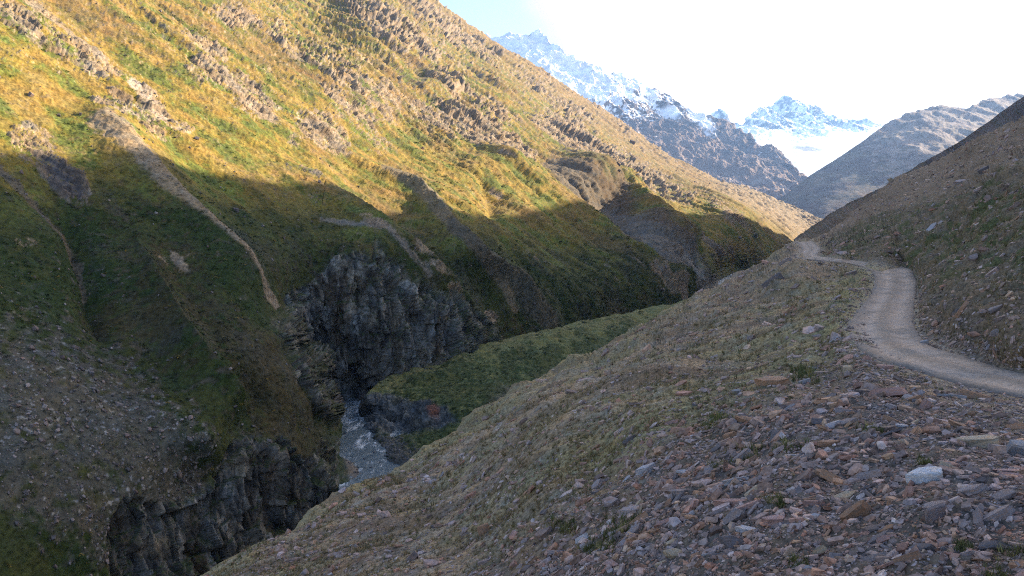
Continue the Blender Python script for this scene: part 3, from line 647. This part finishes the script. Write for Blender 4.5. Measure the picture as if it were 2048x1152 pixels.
#SCATTER
# ================================================================== LOOSE STONES, TURF AND SCRUB
def stone_template(rs, n=None):
    n = n or rs.integers(4, 8)
    ang = np.sort(np.linspace(0, 2 * np.pi, n, endpoint=False) + rs.uniform(-.42, .42, n)); r = rs.uniform(.62, 1.1, n)
    ring = np.stack([np.cos(ang) * r, np.sin(ang) * r * rs.uniform(.5, .8), np.zeros(n)], 1)
    tilt = rs.uniform(-.35, .35, 2)
    def lay(sc_, z, j): 
        q = ring * sc_ + rs.uniform(-j, j, (n, 3)) * [1, 1, .35]; q[:, 2] += z + (q[:, 0] * tilt[0] + q[:, 1] * tilt[1]) * .5; return q
    V = [lay(.9, -1, .06), lay(1.0, -.5, .09), lay(.97, .75, .08), lay(.92, .95, .05)]
    top = V[3].mean(0) + [0, 0, rs.uniform(0, .12)]; bot = V[0].mean(0)
    V = np.concatenate(V + [top[None], bot[None]]); Fc = []
    for k in range(3):
        for i in range(n):
            a, b, c, d = k * n + i, k * n + (i + 1) % n, (k + 1) * n + (i + 1) % n, (k + 1) * n + i
            Fc += [(a, b, c), (a, c, d)]
    for i in range(n):
        Fc += [(3 * n + i, 3 * n + (i + 1) % n, 4 * n), ((i + 1) % n, i, 4 * n + 1)]
    return V, np.array(Fc)
px, py, P, rdm, D1, scree, gr, bank, farb, a, b, rimg = Nsave
rs = np.random.default_rng(21)
STONES = [stone_template(rs) for _ in range(18)]
def leaf_template(rs, n, up=0.):
    V = []
    for _ in range(n):
        c = rs.normal(size=3); c /= np.linalg.norm(c) + 1e-6; c *= rs.uniform(.35, 1) ; c[2] = abs(c[2]) * .8
        a = rs.normal(size=3); b = rs.normal(size=3); a /= np.linalg.norm(a); b /= np.linalg.norm(b); z = rs.uniform(.22, .42)
        V += [c - a * z, c + a * z, c + b * z]
    return np.array(V), np.arange(3 * n).reshape(-1, 3)
def tuft_template(rs, n):
    V = []
    for _ in range(n):
        az = rs.uniform(0, 6.28); lean = rs.uniform(.1, .75); hh = rs.uniform(.5, 1); b = rs.normal(size=2) * .16
        wd = rs.uniform(.03, .06); t = np.array([-math.sin(az), math.cos(az), 0]) * wd; o = np.array([b[0], b[1], -.1]); tip = o + np.array([math.cos(az) * lean, math.sin(az) * lean, hh])
        V += [o - t, o + t, tip]
    return np.array(V), np.arange(3 * n).reshape(-1, 3)
LEAVES = [leaf_template(rs, 16) for _ in range(8)]
TUFTS = [tuft_template(rs, 11) for _ in range(8)]
def pick(sh, n, ok=None):
    """random places on the seen part of a terrain sheet"""
    nv, nu = sh.nvis, sh.P.shape[1]
    i = rng.uniform(1, nv - 2, n); j = rng.uniform(1, nu - 2, n)
    if ok is not None:
        k = ok[(i.astype(int)) * nu + j.astype(int)] > rng.uniform(0, 1, n); i, j = i[k], j[k]
    i0, j0 = i.astype(int), j.astype(int); fi, fj = (i - i0)[:, None], (j - j0)[:, None]
    p = sh.P[i0, j0] * (1 - fi) * (1 - fj) + sh.P[i0 + 1, j0] * fi * (1 - fj) + sh.P[i0, j0 + 1] * (1 - fi) * fj + sh.P[i0 + 1, j0 + 1] * fi * fj
    return p, sh.N[i0, j0], sh.px[i0, j0], sh.py[i0, j0], i0 * nu + j0
def at_px(sh, px, py):
    k = np.argmin(np.hypot(sh.px[:sh.nvis] - px, sh.py[:sh.nvis] - py)); i, j = np.unravel_index(k, (sh.nvis, sh.px.shape[1]))
    return sh.P[i, j], sh.N[i, j], i * sh.px.shape[1] + j
def frames(nrm, axis, jit, spread):
    n = len(nrm)
    z = nrm + rng.normal(size=(n, 3)) * jit; z /= np.linalg.norm(z, axis=1)[:, None]
    x = axis + rng.normal(size=(n, 3)) * spread; x -= z * (x * z).sum(1)[:, None]; x /= np.linalg.norm(x, axis=1)[:, None]
    return np.stack([x, np.cross(z, x), z], -1)          # columns
def batch(name, temps, pos, fr, scl, tint, mat, label, smooth=False):
    t = rng.integers(0, len(temps), len(pos)); VV, FF, TT, off = [], [], [], 0
    for k, (V, Fc) in enumerate(temps):
        m = np.where(t == k)[0]
        if not len(m): continue
        w = np.einsum('nij,vnj->nvi', fr[m], V[:, None, :] * scl[m][None]) + pos[m][:, None, :]
        nv = len(V); VV.append(w.reshape(-1, 3)); FF.append((Fc[None] + (np.arange(len(m)) * nv)[:, None, None]).reshape(-1, 3) + off); off += nv * len(m)
        TT.append(np.repeat(tint[m], nv, 0))
    o = make_mesh(name, np.concatenate(VV), np.concatenate(FF), mat, np.concatenate(TT), smooth, 'stuff'); o['label'] = label
    return o
SLATE = np.array([1.04, .92, .83]) * np.array([(.26, .225, .235), (.21, .185, .19), (.30, .275, .285), (.21, .15, .13), (.25, .19, .155), (.17, .145, .145), (.36, .35, .37), (.25, .165, .145), (.135, .12, .125), (.31, .25, .20)])
SLP = np.array([.19, .2, .09, .14, .08, .11, .015, .08, .07, .025])
fallN = np.array([.93, -.368, .5]); fallN /= np.linalg.norm(fallN)
scree1, gr1, bank1, farb1, a1, b1, rimg1 = scree, gr, bank, farb, a, b, rimg
offroad = (rdm > .12)
inframe = (px > -60)
# --- loose slate on the near hillside
def stones_on_hill(n, ok, lo, hi, pw, maxm, bright=1., jit=.28):
    p, nn, x, y, k = pick(N, n, ok)
    s_px = lo * (1 - rng.uniform(0, 1, len(p)) * (1 - (lo / hi) ** pw)) ** (-1 / pw)
    d = p[:, 1]; s = np.clip(s_px * d / F, .015, maxm) * .5
    fr = frames(nn, np.broadcast_to(fallN, p.shape), jit, .55)
    thin = rng.uniform(.10, .34, len(p))
    sc3 = np.stack([s * rng.uniform(.8, 1.25, len(p)), s * rng.uniform(.7, 1.1, len(p)), s * thin], 1)
    tint = 1.08 * SLATE[rng.choice(len(SLATE), len(p), p=SLP)] * rng.uniform(.65, 1.3, len(p))[:, None] * bright
    p = p + nn * (s * thin * .55)[:, None]
    return p, fr, sc3, tint, x, y
pN = px; 
ok = np.where(offroad, np.clip(scree1 * 1.0 + .04, 0, 1), 0) * (bank1 < .5)
p, fr, s3, ti, _, _ = stones_on_hill(145000, ok, 5.5, 46, 1.85, .65, 1., .4)
batch('slate_scree', STONES, p, fr, s3, ti, M_rock, 'purple grey slate scree covering the slope below the track')
ok = np.where(offroad, np.clip(.3 + .5 * sst(-.1, .4, b1) - .12 * gr1, 0, 1), 0) * (1 - scree1)
p, fr, s3, ti, _, _ = stones_on_hill(85000, ok, 4.5, 34, 2.1, 1.1)
batch('loose_stones', STONES, p, fr, s3, ti * 1.1, M_rock, 'small loose stones scattered over the near hillside')
ok = np.where(offroad & (bank1 > .5), .35 + .6 * sst(-.1, .3, a1), 0)
p, fr, s3, ti, _, _ = stones_on_hill(50000, ok, 5, 30, 2.0, 1.2, .85)
batch('loose_stones', STONES, p, fr, s3, ti, M_rock, 'reddish brown stones strewn over the bank above the track')
ok = np.maximum(sst(1.1, .25, np.abs(rdm)) * .9 * (rdm > -.9), .07 * (rdm < 0)) * np.where(pN > 1500, 1, 0)
p, fr, s3, ti, _, _ = stones_on_hill(160000, ok, 3.5, 14, 2.3, .16)
batch('track_gravel', STONES[:6], p + [0, 0, .02], fr, s3, ti * .8 + .03, M_rock, 'fine pale gravel along the edges of the track')
# --- turf
ok = np.where(offroad & (D1 < 90), np.clip(gr1 * .7 + .12 * (1 - scree1) + .02, 0, 1), 0) * (1 - .3 * farb1)
p, nn, x, y, k = pick(N, 120000, ok)
hh = np.clip(rng.uniform(5, 13, len(p)) * p[:, 1] / F, .03, .32)
fr = frames(nn * .4 + [0, 0, .6], rng.normal(size=p.shape), .15, .5)
tg = np.where((rng.uniform(size=len(p)) < .72)[:, None], [.21, .155, .085], [.10, .095, .04]) * rng.uniform(.7, 1.3, len(p))[:, None]
batch('grass', TUFTS, p, fr, np.stack([hh, hh, hh], 1), tg, M_plant, 'short dry grass tufts on the near hillside')
tuft_px = [(1500, 905, 22), (1245, 1075, 30), (1210, 1100, 24), (1580, 895, 16), (1440, 845, 16), (1610, 750, 16), (1425, 855, 18), (1850, 935, 10), (2010, 1100, 22), (1990, 1140, 24), (1930, 1095, 14), (1170, 1105, 20), (1130, 1060, 18), (1260, 1045, 26), (1560, 1020, 18), (1440, 935, 14), (1600, 1130, 16), (1745, 870, 12)]
q0 = []
for (x, y, r) in tuft_px:
    m = 34
    for _ in range(m):
        q0.append((x + rng.normal() * r * .75, y + rng.normal() * r * .35))
kk = [at_px(N, x, y) for x, y in q0]
p = np.array([v[0] for v in kk]) + rng.normal(size=(len(kk), 3)) * .01; nn = np.array([v[1] for v in kk])
hh = np.clip(rng.uniform(12, 24, len(p)) * p[:, 1] / F, .03, .3)
fr = frames(nn * .3 + [0, 0, .7], rng.normal(size=p.shape), .2, .5)
tg = np.where((rng.uniform(size=len(p)) < .3)[:, None], [.20, .17, .07], [.075, .085, .03]) * rng.uniform(.7, 1.3, len(p))[:, None]
batch('grass', TUFTS, p, fr, np.stack([hh, hh, hh], 1), tg, M_plant, 'green grass clumps growing between the slate slabs')
# --- scrub and stones over the gorge
fallL = np.array([.8, -.3, -.55])
ok = np.clip(Lscr * .9 + Lgreen * .55, 0, 1) * (LP[:, 1] < 900)
p, nn, x, y, k = pick(L, 46000, ok)
s = np.clip(rng.uniform(4.5, 10, len(p)) * p[:, 1] / F, .5, 3.2) * .5
fr = frames(nn * .4 + [0, 0, .6], rng.normal(size=p.shape), .1, .5)
bc = Lcol[k]; tg = bc * rng.uniform(.35, 1.25, len(p))[:, None] * np.array([.95, 1.08, .9])
rr = rng.uniform(size=len(p)); tg[rr < .02] = (.22, .14, .03)
batch('scrub', LEAVES, p, fr, np.stack([s * 1.5, s * 1.5, s * .75], 1), tg, M_plant, 'low alpine scrub covering the opposite slope')
ok = np.clip(Lrub * .9 + .05 * (LP[:, 1] < 300), 0, 1) * (1 - Lcm)
p, nn, x, y, k = pick(L, 30000, ok)
s_px = 3.2 * (1 - rng.uniform(0, 1, len(p)) * (1 - (3.2 / 16) ** 2)) ** (-.5)
s = s_px * p[:, 1] / F * .55
fr = frames(nn, np.broadcast_to(fallL, p.shape), .35, .6)
ti = (SLATE[rng.choice(len(SLATE), len(p), p=SLP)] * .45 + np.array([.13, .13, .13]) * .55) * rng.uniform(.5, 1.35, len(p))[:, None]
batch('rubble', STONES, p + nn * (s * .2)[:, None], fr, np.stack([s, s * .9, s * .5], 1), ti, M_rock, 'grey boulder rubble on the shaded slope across the gorge')
p, nn, x, y, k = pick(T, 5000, Tdk)
s = np.clip(rng.uniform(4, 9, len(p)) * p[:, 1] / F, .4, 2) * .5
batch('scrub', LEAVES, p, frames(nn * .4 + [0, 0, .6], rng.normal(size=p.shape), .1, .5), np.stack([s * 1.4, s * 1.4, s * .7], 1), np.tile([.035, .05, .016], (len(p), 1)) * rng.uniform(.7, 1.5, len(p))[:, None], M_plant, 'dark scrub on the grassy river terrace')
# shore stones
ok = np.clip(Tsh, 0, 1)
p, nn, x, y, k = pick(T, 9000, ok)
s = rng.uniform(2.5, 9, len(p)) * p[:, 1] / F * .5
batch('shore_stones', STONES, p, frames(nn, rng.normal(size=p.shape), .4, .5), np.stack([s, s * .8, s * .5], 1), np.tile([.09, .09, .095], (len(p), 1)) * rng.uniform(.6, 1.8, len(p))[:, None], M_rock, 'dark wet stones along the river bank below the terrace')
ok = np.clip(Ltoe, 0, 1)
p, nn, x, y, k = pick(L, 40000, ok)
s = rng.uniform(2.5, 9, len(p)) * p[:, 1] / F * .5
batch('shore_stones', STONES, p, frames(nn, rng.normal(size=p.shape), .4, .5), np.stack([s, s * .8, s * .5], 1), np.tile([.16, .135, .125], (len(p), 1)) * rng.uniform(.6, 1.5, len(p))[:, None], M_rock, 'pale brown rubble on the river bank at the foot of the cliffs')
# ---------------------------------------------------------------- stones that can be told apart
KINDS = {'grey': ((.23, .195, .195), 'purple grey'), 'dark': ((.12, .11, .118), 'dark grey'), 'pale': ((.28, .28, .30), 'pale blue grey'), 'rust': ((.27, .165, .11), 'rust brown'), 'pink': ((.31, .20, .18), 'dull pink'), 'tan': ((.32, .26, .19), 'tan'), 'white': ((.42, .43, .45), 'whitish')}
KM = {}
for kname, (rgb, _) in KINDS.items():
    m = M_rock.copy(); m.name = 'slate ' + kname
    n_ = m.node_tree; at = [x for x in n_.nodes if x.type == 'ATTRIBUTE'][0]
    rgbn = n_.nodes.new('ShaderNodeRGB'); oi = n_.nodes.new('ShaderNodeObjectInfo')
    rgbn.outputs[0].default_value = (*rgb, 1)
    mrn = n_.nodes.new('ShaderNodeMapRange'); mrn.inputs[3].default_value = .75; mrn.inputs[4].default_value = 1.2; n_.links.new(oi.outputs['Random'], mrn.inputs[0])
    sca = n_.nodes.new('ShaderNodeVectorMath'); sca.operation = 'SCALE'; n_.links.new(rgbn.outputs[0], sca.inputs[0]); n_.links.new(mrn.outputs[0], sca.inputs['Scale'])
    dst = [l.to_socket for l in at.outputs['Color'].links]
    for t_ in dst: n_.links.new(sca.outputs[0], t_)
    n_.nodes.remove(at); KM[kname] = m
def big_template(seed):
    V, Fc = stone_template(np.random.default_rng(seed), 5 + seed % 3)
    return V, Fc
BIG = [big_template(300 + i) for i in range(10)]
BM = {}
def big_mesh(i, kname):
    if (i, kname) not in BM:
        BM[(i, kname)] = make_mesh('slab', BIG[i][0], BIG[i][1], KM[kname], None, False, None, False)
    return BM[(i, kname)]
from mathutils import Matrix
def place_stone(px_, py_, w_px, kname, label, group=None, name='stone_slab', thin=.3, asp=.75, sheet=None, rot=None, jit=.15, lift=.35, cat='stone'):
    p, nn, k = at_px(sheet or N, px_, py_)
    s = w_px * p[1] / F * .5
    ax = fallN if rot is None else np.array([math.cos(rot), math.sin(rot), 0.])
    fr = frames(nn[None], ax[None], jit, .35)[0]
    o = bpy.data.objects.new(name, big_mesh(int(rng.integers(10)), kname)); col.objects.link(o)
    M = Matrix([[*(fr[r] * [s, s * asp, s * thin]), 0] for r in range(3)] + [[0, 0, 0, 1]])
    M.translation = Vector(p + nn * s * thin * lift)
    o.matrix_world = M
    o['label'] = label; o['category'] = cat; o['kind'] = 'thing'
    if group: o['group'] = group
    return o
named = [(1855, 968, 92, 'white', 'large whitish slab with a ribbed face at the edge of the dark hollow', .3), (1775, 802, 80, 'pink', 'broad dull pink slab leaning on the scree just below the track', .22), (2035, 912, 74, 'pale', 'pale blue grey block above the dark hollow beside the frame edge', .5),
         (1300, 952, 52, 'pale', 'pale blue grey slab on the stony grass west of the scree', .3), (1195, 973, 40, 'grey', 'purple grey slab lowest of two on the thin grass', .25), (1495, 912, 56, 'grey', 'purple grey block above the green clump in the scree', .45),
         (1477, 792, 24, 'pale', 'small pale block standing between grass and scree', .6), (1872, 1040, 84, 'grey', 'big purple grey block with layered edge below the whitish slab', .5), (1262, 885, 48, 'dark', 'dark flat slab half buried by the straw coloured grass', .2),
         (1400, 722, 34, 'pink', 'dull pink flat stone high on the open slope left of the track', .2), (1548, 774, 76, 'rust', 'long rust brown slab lying above the scree', .2), (1608, 764, 38, 'pale', 'blue grey slab with sharp edges beside the long rust brown slab', .25),
         (1768, 741, 52, 'pink', 'flat slab poking out at the lower edge of the track', .18), (1697, 747, 22, 'tan', 'rounded tan boulder below the track edge', .8), (1558, 574, 60, 'dark', 'big dark slab on the steep slope below the far track bend', .3), (1580, 536, 34, 'grey', 'purple grey slab just below the far track bend', .25),
         (1868, 462, 34, 'pale', 'long pale slab lying on the dark turf bank above the track', .15), (1965, 895, 100, 'tan', 'broad brown slab tilted in the upper right of the scree', .22), (1660, 968, 60, 'rust', 'rust brown slab in the middle of the scree', .3), (1905, 800, 60, 'pale', 'pale thin plate on the gravel shoulder of the track', .12),
         (1720, 1048, 70, 'rust', 'orange brown stone wedged between slabs near the bottom', .4), (1560, 1062, 58, 'pink', 'dull pink slab low in the scree beside a green clump', .3), (1640, 1105, 46, 'tan', 'tan slab standing on edge at the foot of the scree', .3), (1945, 1000, 60, 'grey', 'purple grey slab right of the layered block', .25),
         (1225, 1010, 46, 'grey', 'thin purple grey slab beside the lowest grass clumps', .2), (1160, 1075, 44, 'pale', 'pale slab on the lowest grass', .3), (970, 1060, 34, 'rust', 'rounded rust stone on the open grass far below the track', .6), (1780, 358, 12, 'tan', 'tan boulder standing on the skyline of the brown slope', 1.1),
         (1975, 345, 26, 'dark', 'dark block on the skyline turf above the bank', .6), (1860, 325, 18, 'dark', 'dark rock on the brown upper slope', .6), (1945, 640, 40, 'rust', 'rust brown plate sticking out of the earth bank', .2), (1850, 690, 26, 'pale', 'pale wedge at the foot of the earth bank by the inner track edge', .4), (1770, 612, 24, 'dark', 'thin dark plate lying on the track', .12), (2000, 640, 44, 'grey', 'wide grey plate in the earth bank', .2)]
for (x, y, wpx, kn, lb, th) in named:
    place_stone(x, y, wpx, kn, lb, thin=th, asp=.72, lift=.55 if th > .4 else .9)
NM = len(named)
areas = {'the scree below the track': 'slabs in the scree', 'the thin grass left of the scree': 'slabs on the thin grass', 'the turf bank above the track': 'slabs on the bank above the track'}
ok = np.where(offroad, 1, 0) * np.clip(scree1 * .8 + .13, 0, 1)
p, nn, x, y, k = pick(N, 5000, ok)
inside = (x < 2040) & (y < 1146) & (x > 700)
x, y, k = x[inside], y[inside], k[inside]
cnt = 0
for xx, yy, kk_ in zip(x, y, k):
    if cnt >= 258: break
    if min(math.hypot(xx - n_[0], yy - n_[1]) for n_ in named) < 42: continue
    if bank1[kk_] > .5:
        ar = 'the turf bank above the track'; w_ = rng.uniform(14, 32)
    elif scree1[kk_] > .4:
        ar = 'the scree below the track'; w_ = 26 + 46 * rng.uniform() ** 2.0
        if yy > 950: w_ *= 1.15
    else:
        ar = 'the thin grass left of the scree'; w_ = rng.uniform(14, 34)
    kn = ['grey', 'grey', 'grey', 'dark', 'dark', 'pale', 'rust', 'rust', 'rust', 'pink', 'pink', 'tan', 'grey'][rng.integers(13)]
    th = float(rng.uniform(.09, .3)); shp = 'thin flat' if th < .16 else ('flat' if th < .24 else 'thick')
    sz = 'small' if w_ < 26 else ('middling' if w_ < 42 else 'large')
    place_stone(xx, yy, w_, kn, f"{sz} {shp} {KINDS[kn][1]} slab lying in {ar}".replace('in the turf', 'on the turf').replace('in the thin', 'on the thin'), areas[ar], thin=th, asp=float(rng.uniform(.5, .85)), jit=.3, lift=.2)
    cnt += 1
for (x, y) in [(700, 838), (722, 850), (690, 868), (735, 878), (712, 893), (748, 905), (728, 918), (760, 925), (705, 915), (742, 935), (770, 912), (715, 828), (752, 890)]:
    sx, sz_ = sight(x, y); d = -60.15 / sz_; s = rng.uniform(4, 9) * d / F * .5
    o = bpy.data.objects.new('river_boulder', big_mesh(int(rng.integers(10)), 'dark')); col.objects.link(o)
    o.location = (sx * d, d, -60.1); o.scale = (s, s * .7, s * .5); o.rotation_euler = (0, 0, rng.uniform(0, 6))
    o['label'] = 'small dark boulder breaking the surface of the milky river'; o['category'] = 'boulder'; o['group'] = 'boulders in the river'
print('scatter', time.time() - T0)
# ================================================================== LIGHT, SKY, AIR, CAMERA
w = bpy.data.worlds.new('World'); sc.world = w; w.use_nodes = True
nt = w.node_tree; nd = nt.nodes; lk = nt.links; bg = nd['Background']
sky = nd.new('ShaderNodeTexSky'); sky.sky_type = 'NISHITA'; sky.sun_disc = False
sky.sun_elevation = EL; sky.sun_rotation = AZ; sky.altitude = 2200; sky.air_density = 1.0; sky.dust_density = 1.2
tc = nd.new('ShaderNodeTexCoord')
n = nd.new('ShaderNodeTexNoise'); n.inputs['Scale'].default_value = 2.6; n.inputs['Detail'].default_value = 6; n.inputs['Roughness'].default_value = .5
mp = nd.new('ShaderNodeMapping'); mp.inputs['Scale'].default_value = (1, 1, 2.2); lk.new(tc.outputs['Generated'], mp.inputs[0]); lk.new(mp.outputs[0], n.inputs['Vector'])
# thin bright cloud deck over the sunward half of the sky
dt = nd.new('ShaderNodeVectorMath'); dt.operation = 'DOT_PRODUCT'; lk.new(tc.outputs['Generated'], dt.inputs[0])
dv = Vector((.78, .55, .12)).normalized(); dt.inputs[1].default_value = dv
ma = nd.new('ShaderNodeMath'); ma.operation = 'MULTIPLY_ADD'; ma.inputs[1].default_value = .22; lk.new(n.outputs['Fac'], ma.inputs[0]); lk.new(dt.outputs['Value'], ma.inputs[2])
mr = nd.new('ShaderNodeMapRange'); mr.interpolation_type = 'SMOOTHSTEP'; mr.inputs[1].default_value = .70; mr.inputs[2].default_value = .80; lk.new(ma.outputs[0], mr.inputs[0])
cr0 = nd.new('ShaderNodeValToRGB'); lk.new(mr.outputs[0], cr0.inputs[0]); e = cr0.color_ramp.elements
e[0].position = 0; e[0].color = (2.2, 2.2, 2.25, 1); e[1].position = 1; e[1].color = (7, 6.9, 6.8, 1); e_ = e.new(.45); e_.color = (2.5, 2.4, 2.35, 1)
m3 = nd.new('ShaderNodeMapRange'); m3.interpolation_type = 'SMOOTHSTEP'; m3.inputs[1].default_value = 0; m3.inputs[2].default_value = .4; lk.new(mr.outputs[0], m3.inputs[0])
mx = nd.new('ShaderNodeMix'); mx.data_type = 'RGBA'; lk.new(m3.outputs[0], mx.inputs[0]); lk.new(sky.outputs[0], mx.inputs[6]); lk.new(cr0.outputs[0], mx.inputs[7])
lk.new(mx.outputs[2], bg.inputs['Color']); bg.inputs['Strength'].default_value = .095
sl = bpy.data.lights.new('sun', 'SUN'); sl.energy = 3.9; sl.angle = math.radians(.4); sl.color = (1, .93, .74)
so = bpy.data.objects.new('sun', sl); col.objects.link(so); so.rotation_euler = Vector(SUN).to_track_quat('Z', 'Y').to_euler()
HAZE = True
if HAZE:
    x0, x1, y0, y1, z0, z1 = -9100, 12100, -3100, 12600, -142, 1750
    hv = np.array([[x, y, z] for z in (z0, z1) for y in (y0, y1) for x in (x0, x1)], float)
    hq = np.array([[0, 2, 3, 1], [4, 5, 7, 6], [0, 1, 5, 4], [2, 6, 7, 3], [0, 4, 6, 2], [1, 3, 7, 5]])
    mh = bpy.data.materials.new('mountain air'); mh.use_nodes = True; n_ = mh.node_tree; n_.nodes.clear()
    oo = n_.nodes.new('ShaderNodeOutputMaterial'); pv = n_.nodes.new('ShaderNodeVolumePrincipled'); n_.links.new(pv.outputs[0], oo.inputs['Volume'])
    pv.inputs['Color'].default_value = (.27, .52, 1, 1); pv.inputs['Density'].default_value = .56e-4; pv.inputs['Anisotropy'].default_value = .35
    ho = make_mesh('haze', hv, hq, mh, None, False, 'stuff')
    ho['label'] = 'thin blue haze filling the valley air'
    sc.cycles.volume_bounces = 0
cd = bpy.data.cameras.new('camera'); cam = bpy.data.objects.new('camera', cd); col.objects.link(cam)
cd.sensor_width = 36; cd.lens = F / 2048 * 36; cd.clip_start = .1; cd.clip_end = 40000
cam.rotation_euler = (math.pi / 2 - TH, 0, 0); sc.camera = cam
sc.view_settings.view_transform = 'Standard'; sc.view_settings.look = 'None'; sc.view_settings.exposure = 2.15; sc.view_settings.gamma = 1
sc.view_settings.use_white_balance = True; sc.view_settings.white_balance_temperature = 7150; sc.view_settings.white_balance_tint = 16
sc.cycles.filter_width = 1.1; sc.cycles.use_denoising = False; sc.cycles.use_adaptive_sampling = False; sc.cycles.max_bounces = 4; sc.cycles.diffuse_bounces = 3
sc.render.resolution_x = 1024; sc.render.resolution_y = 576
print('done', time.time() - T0)
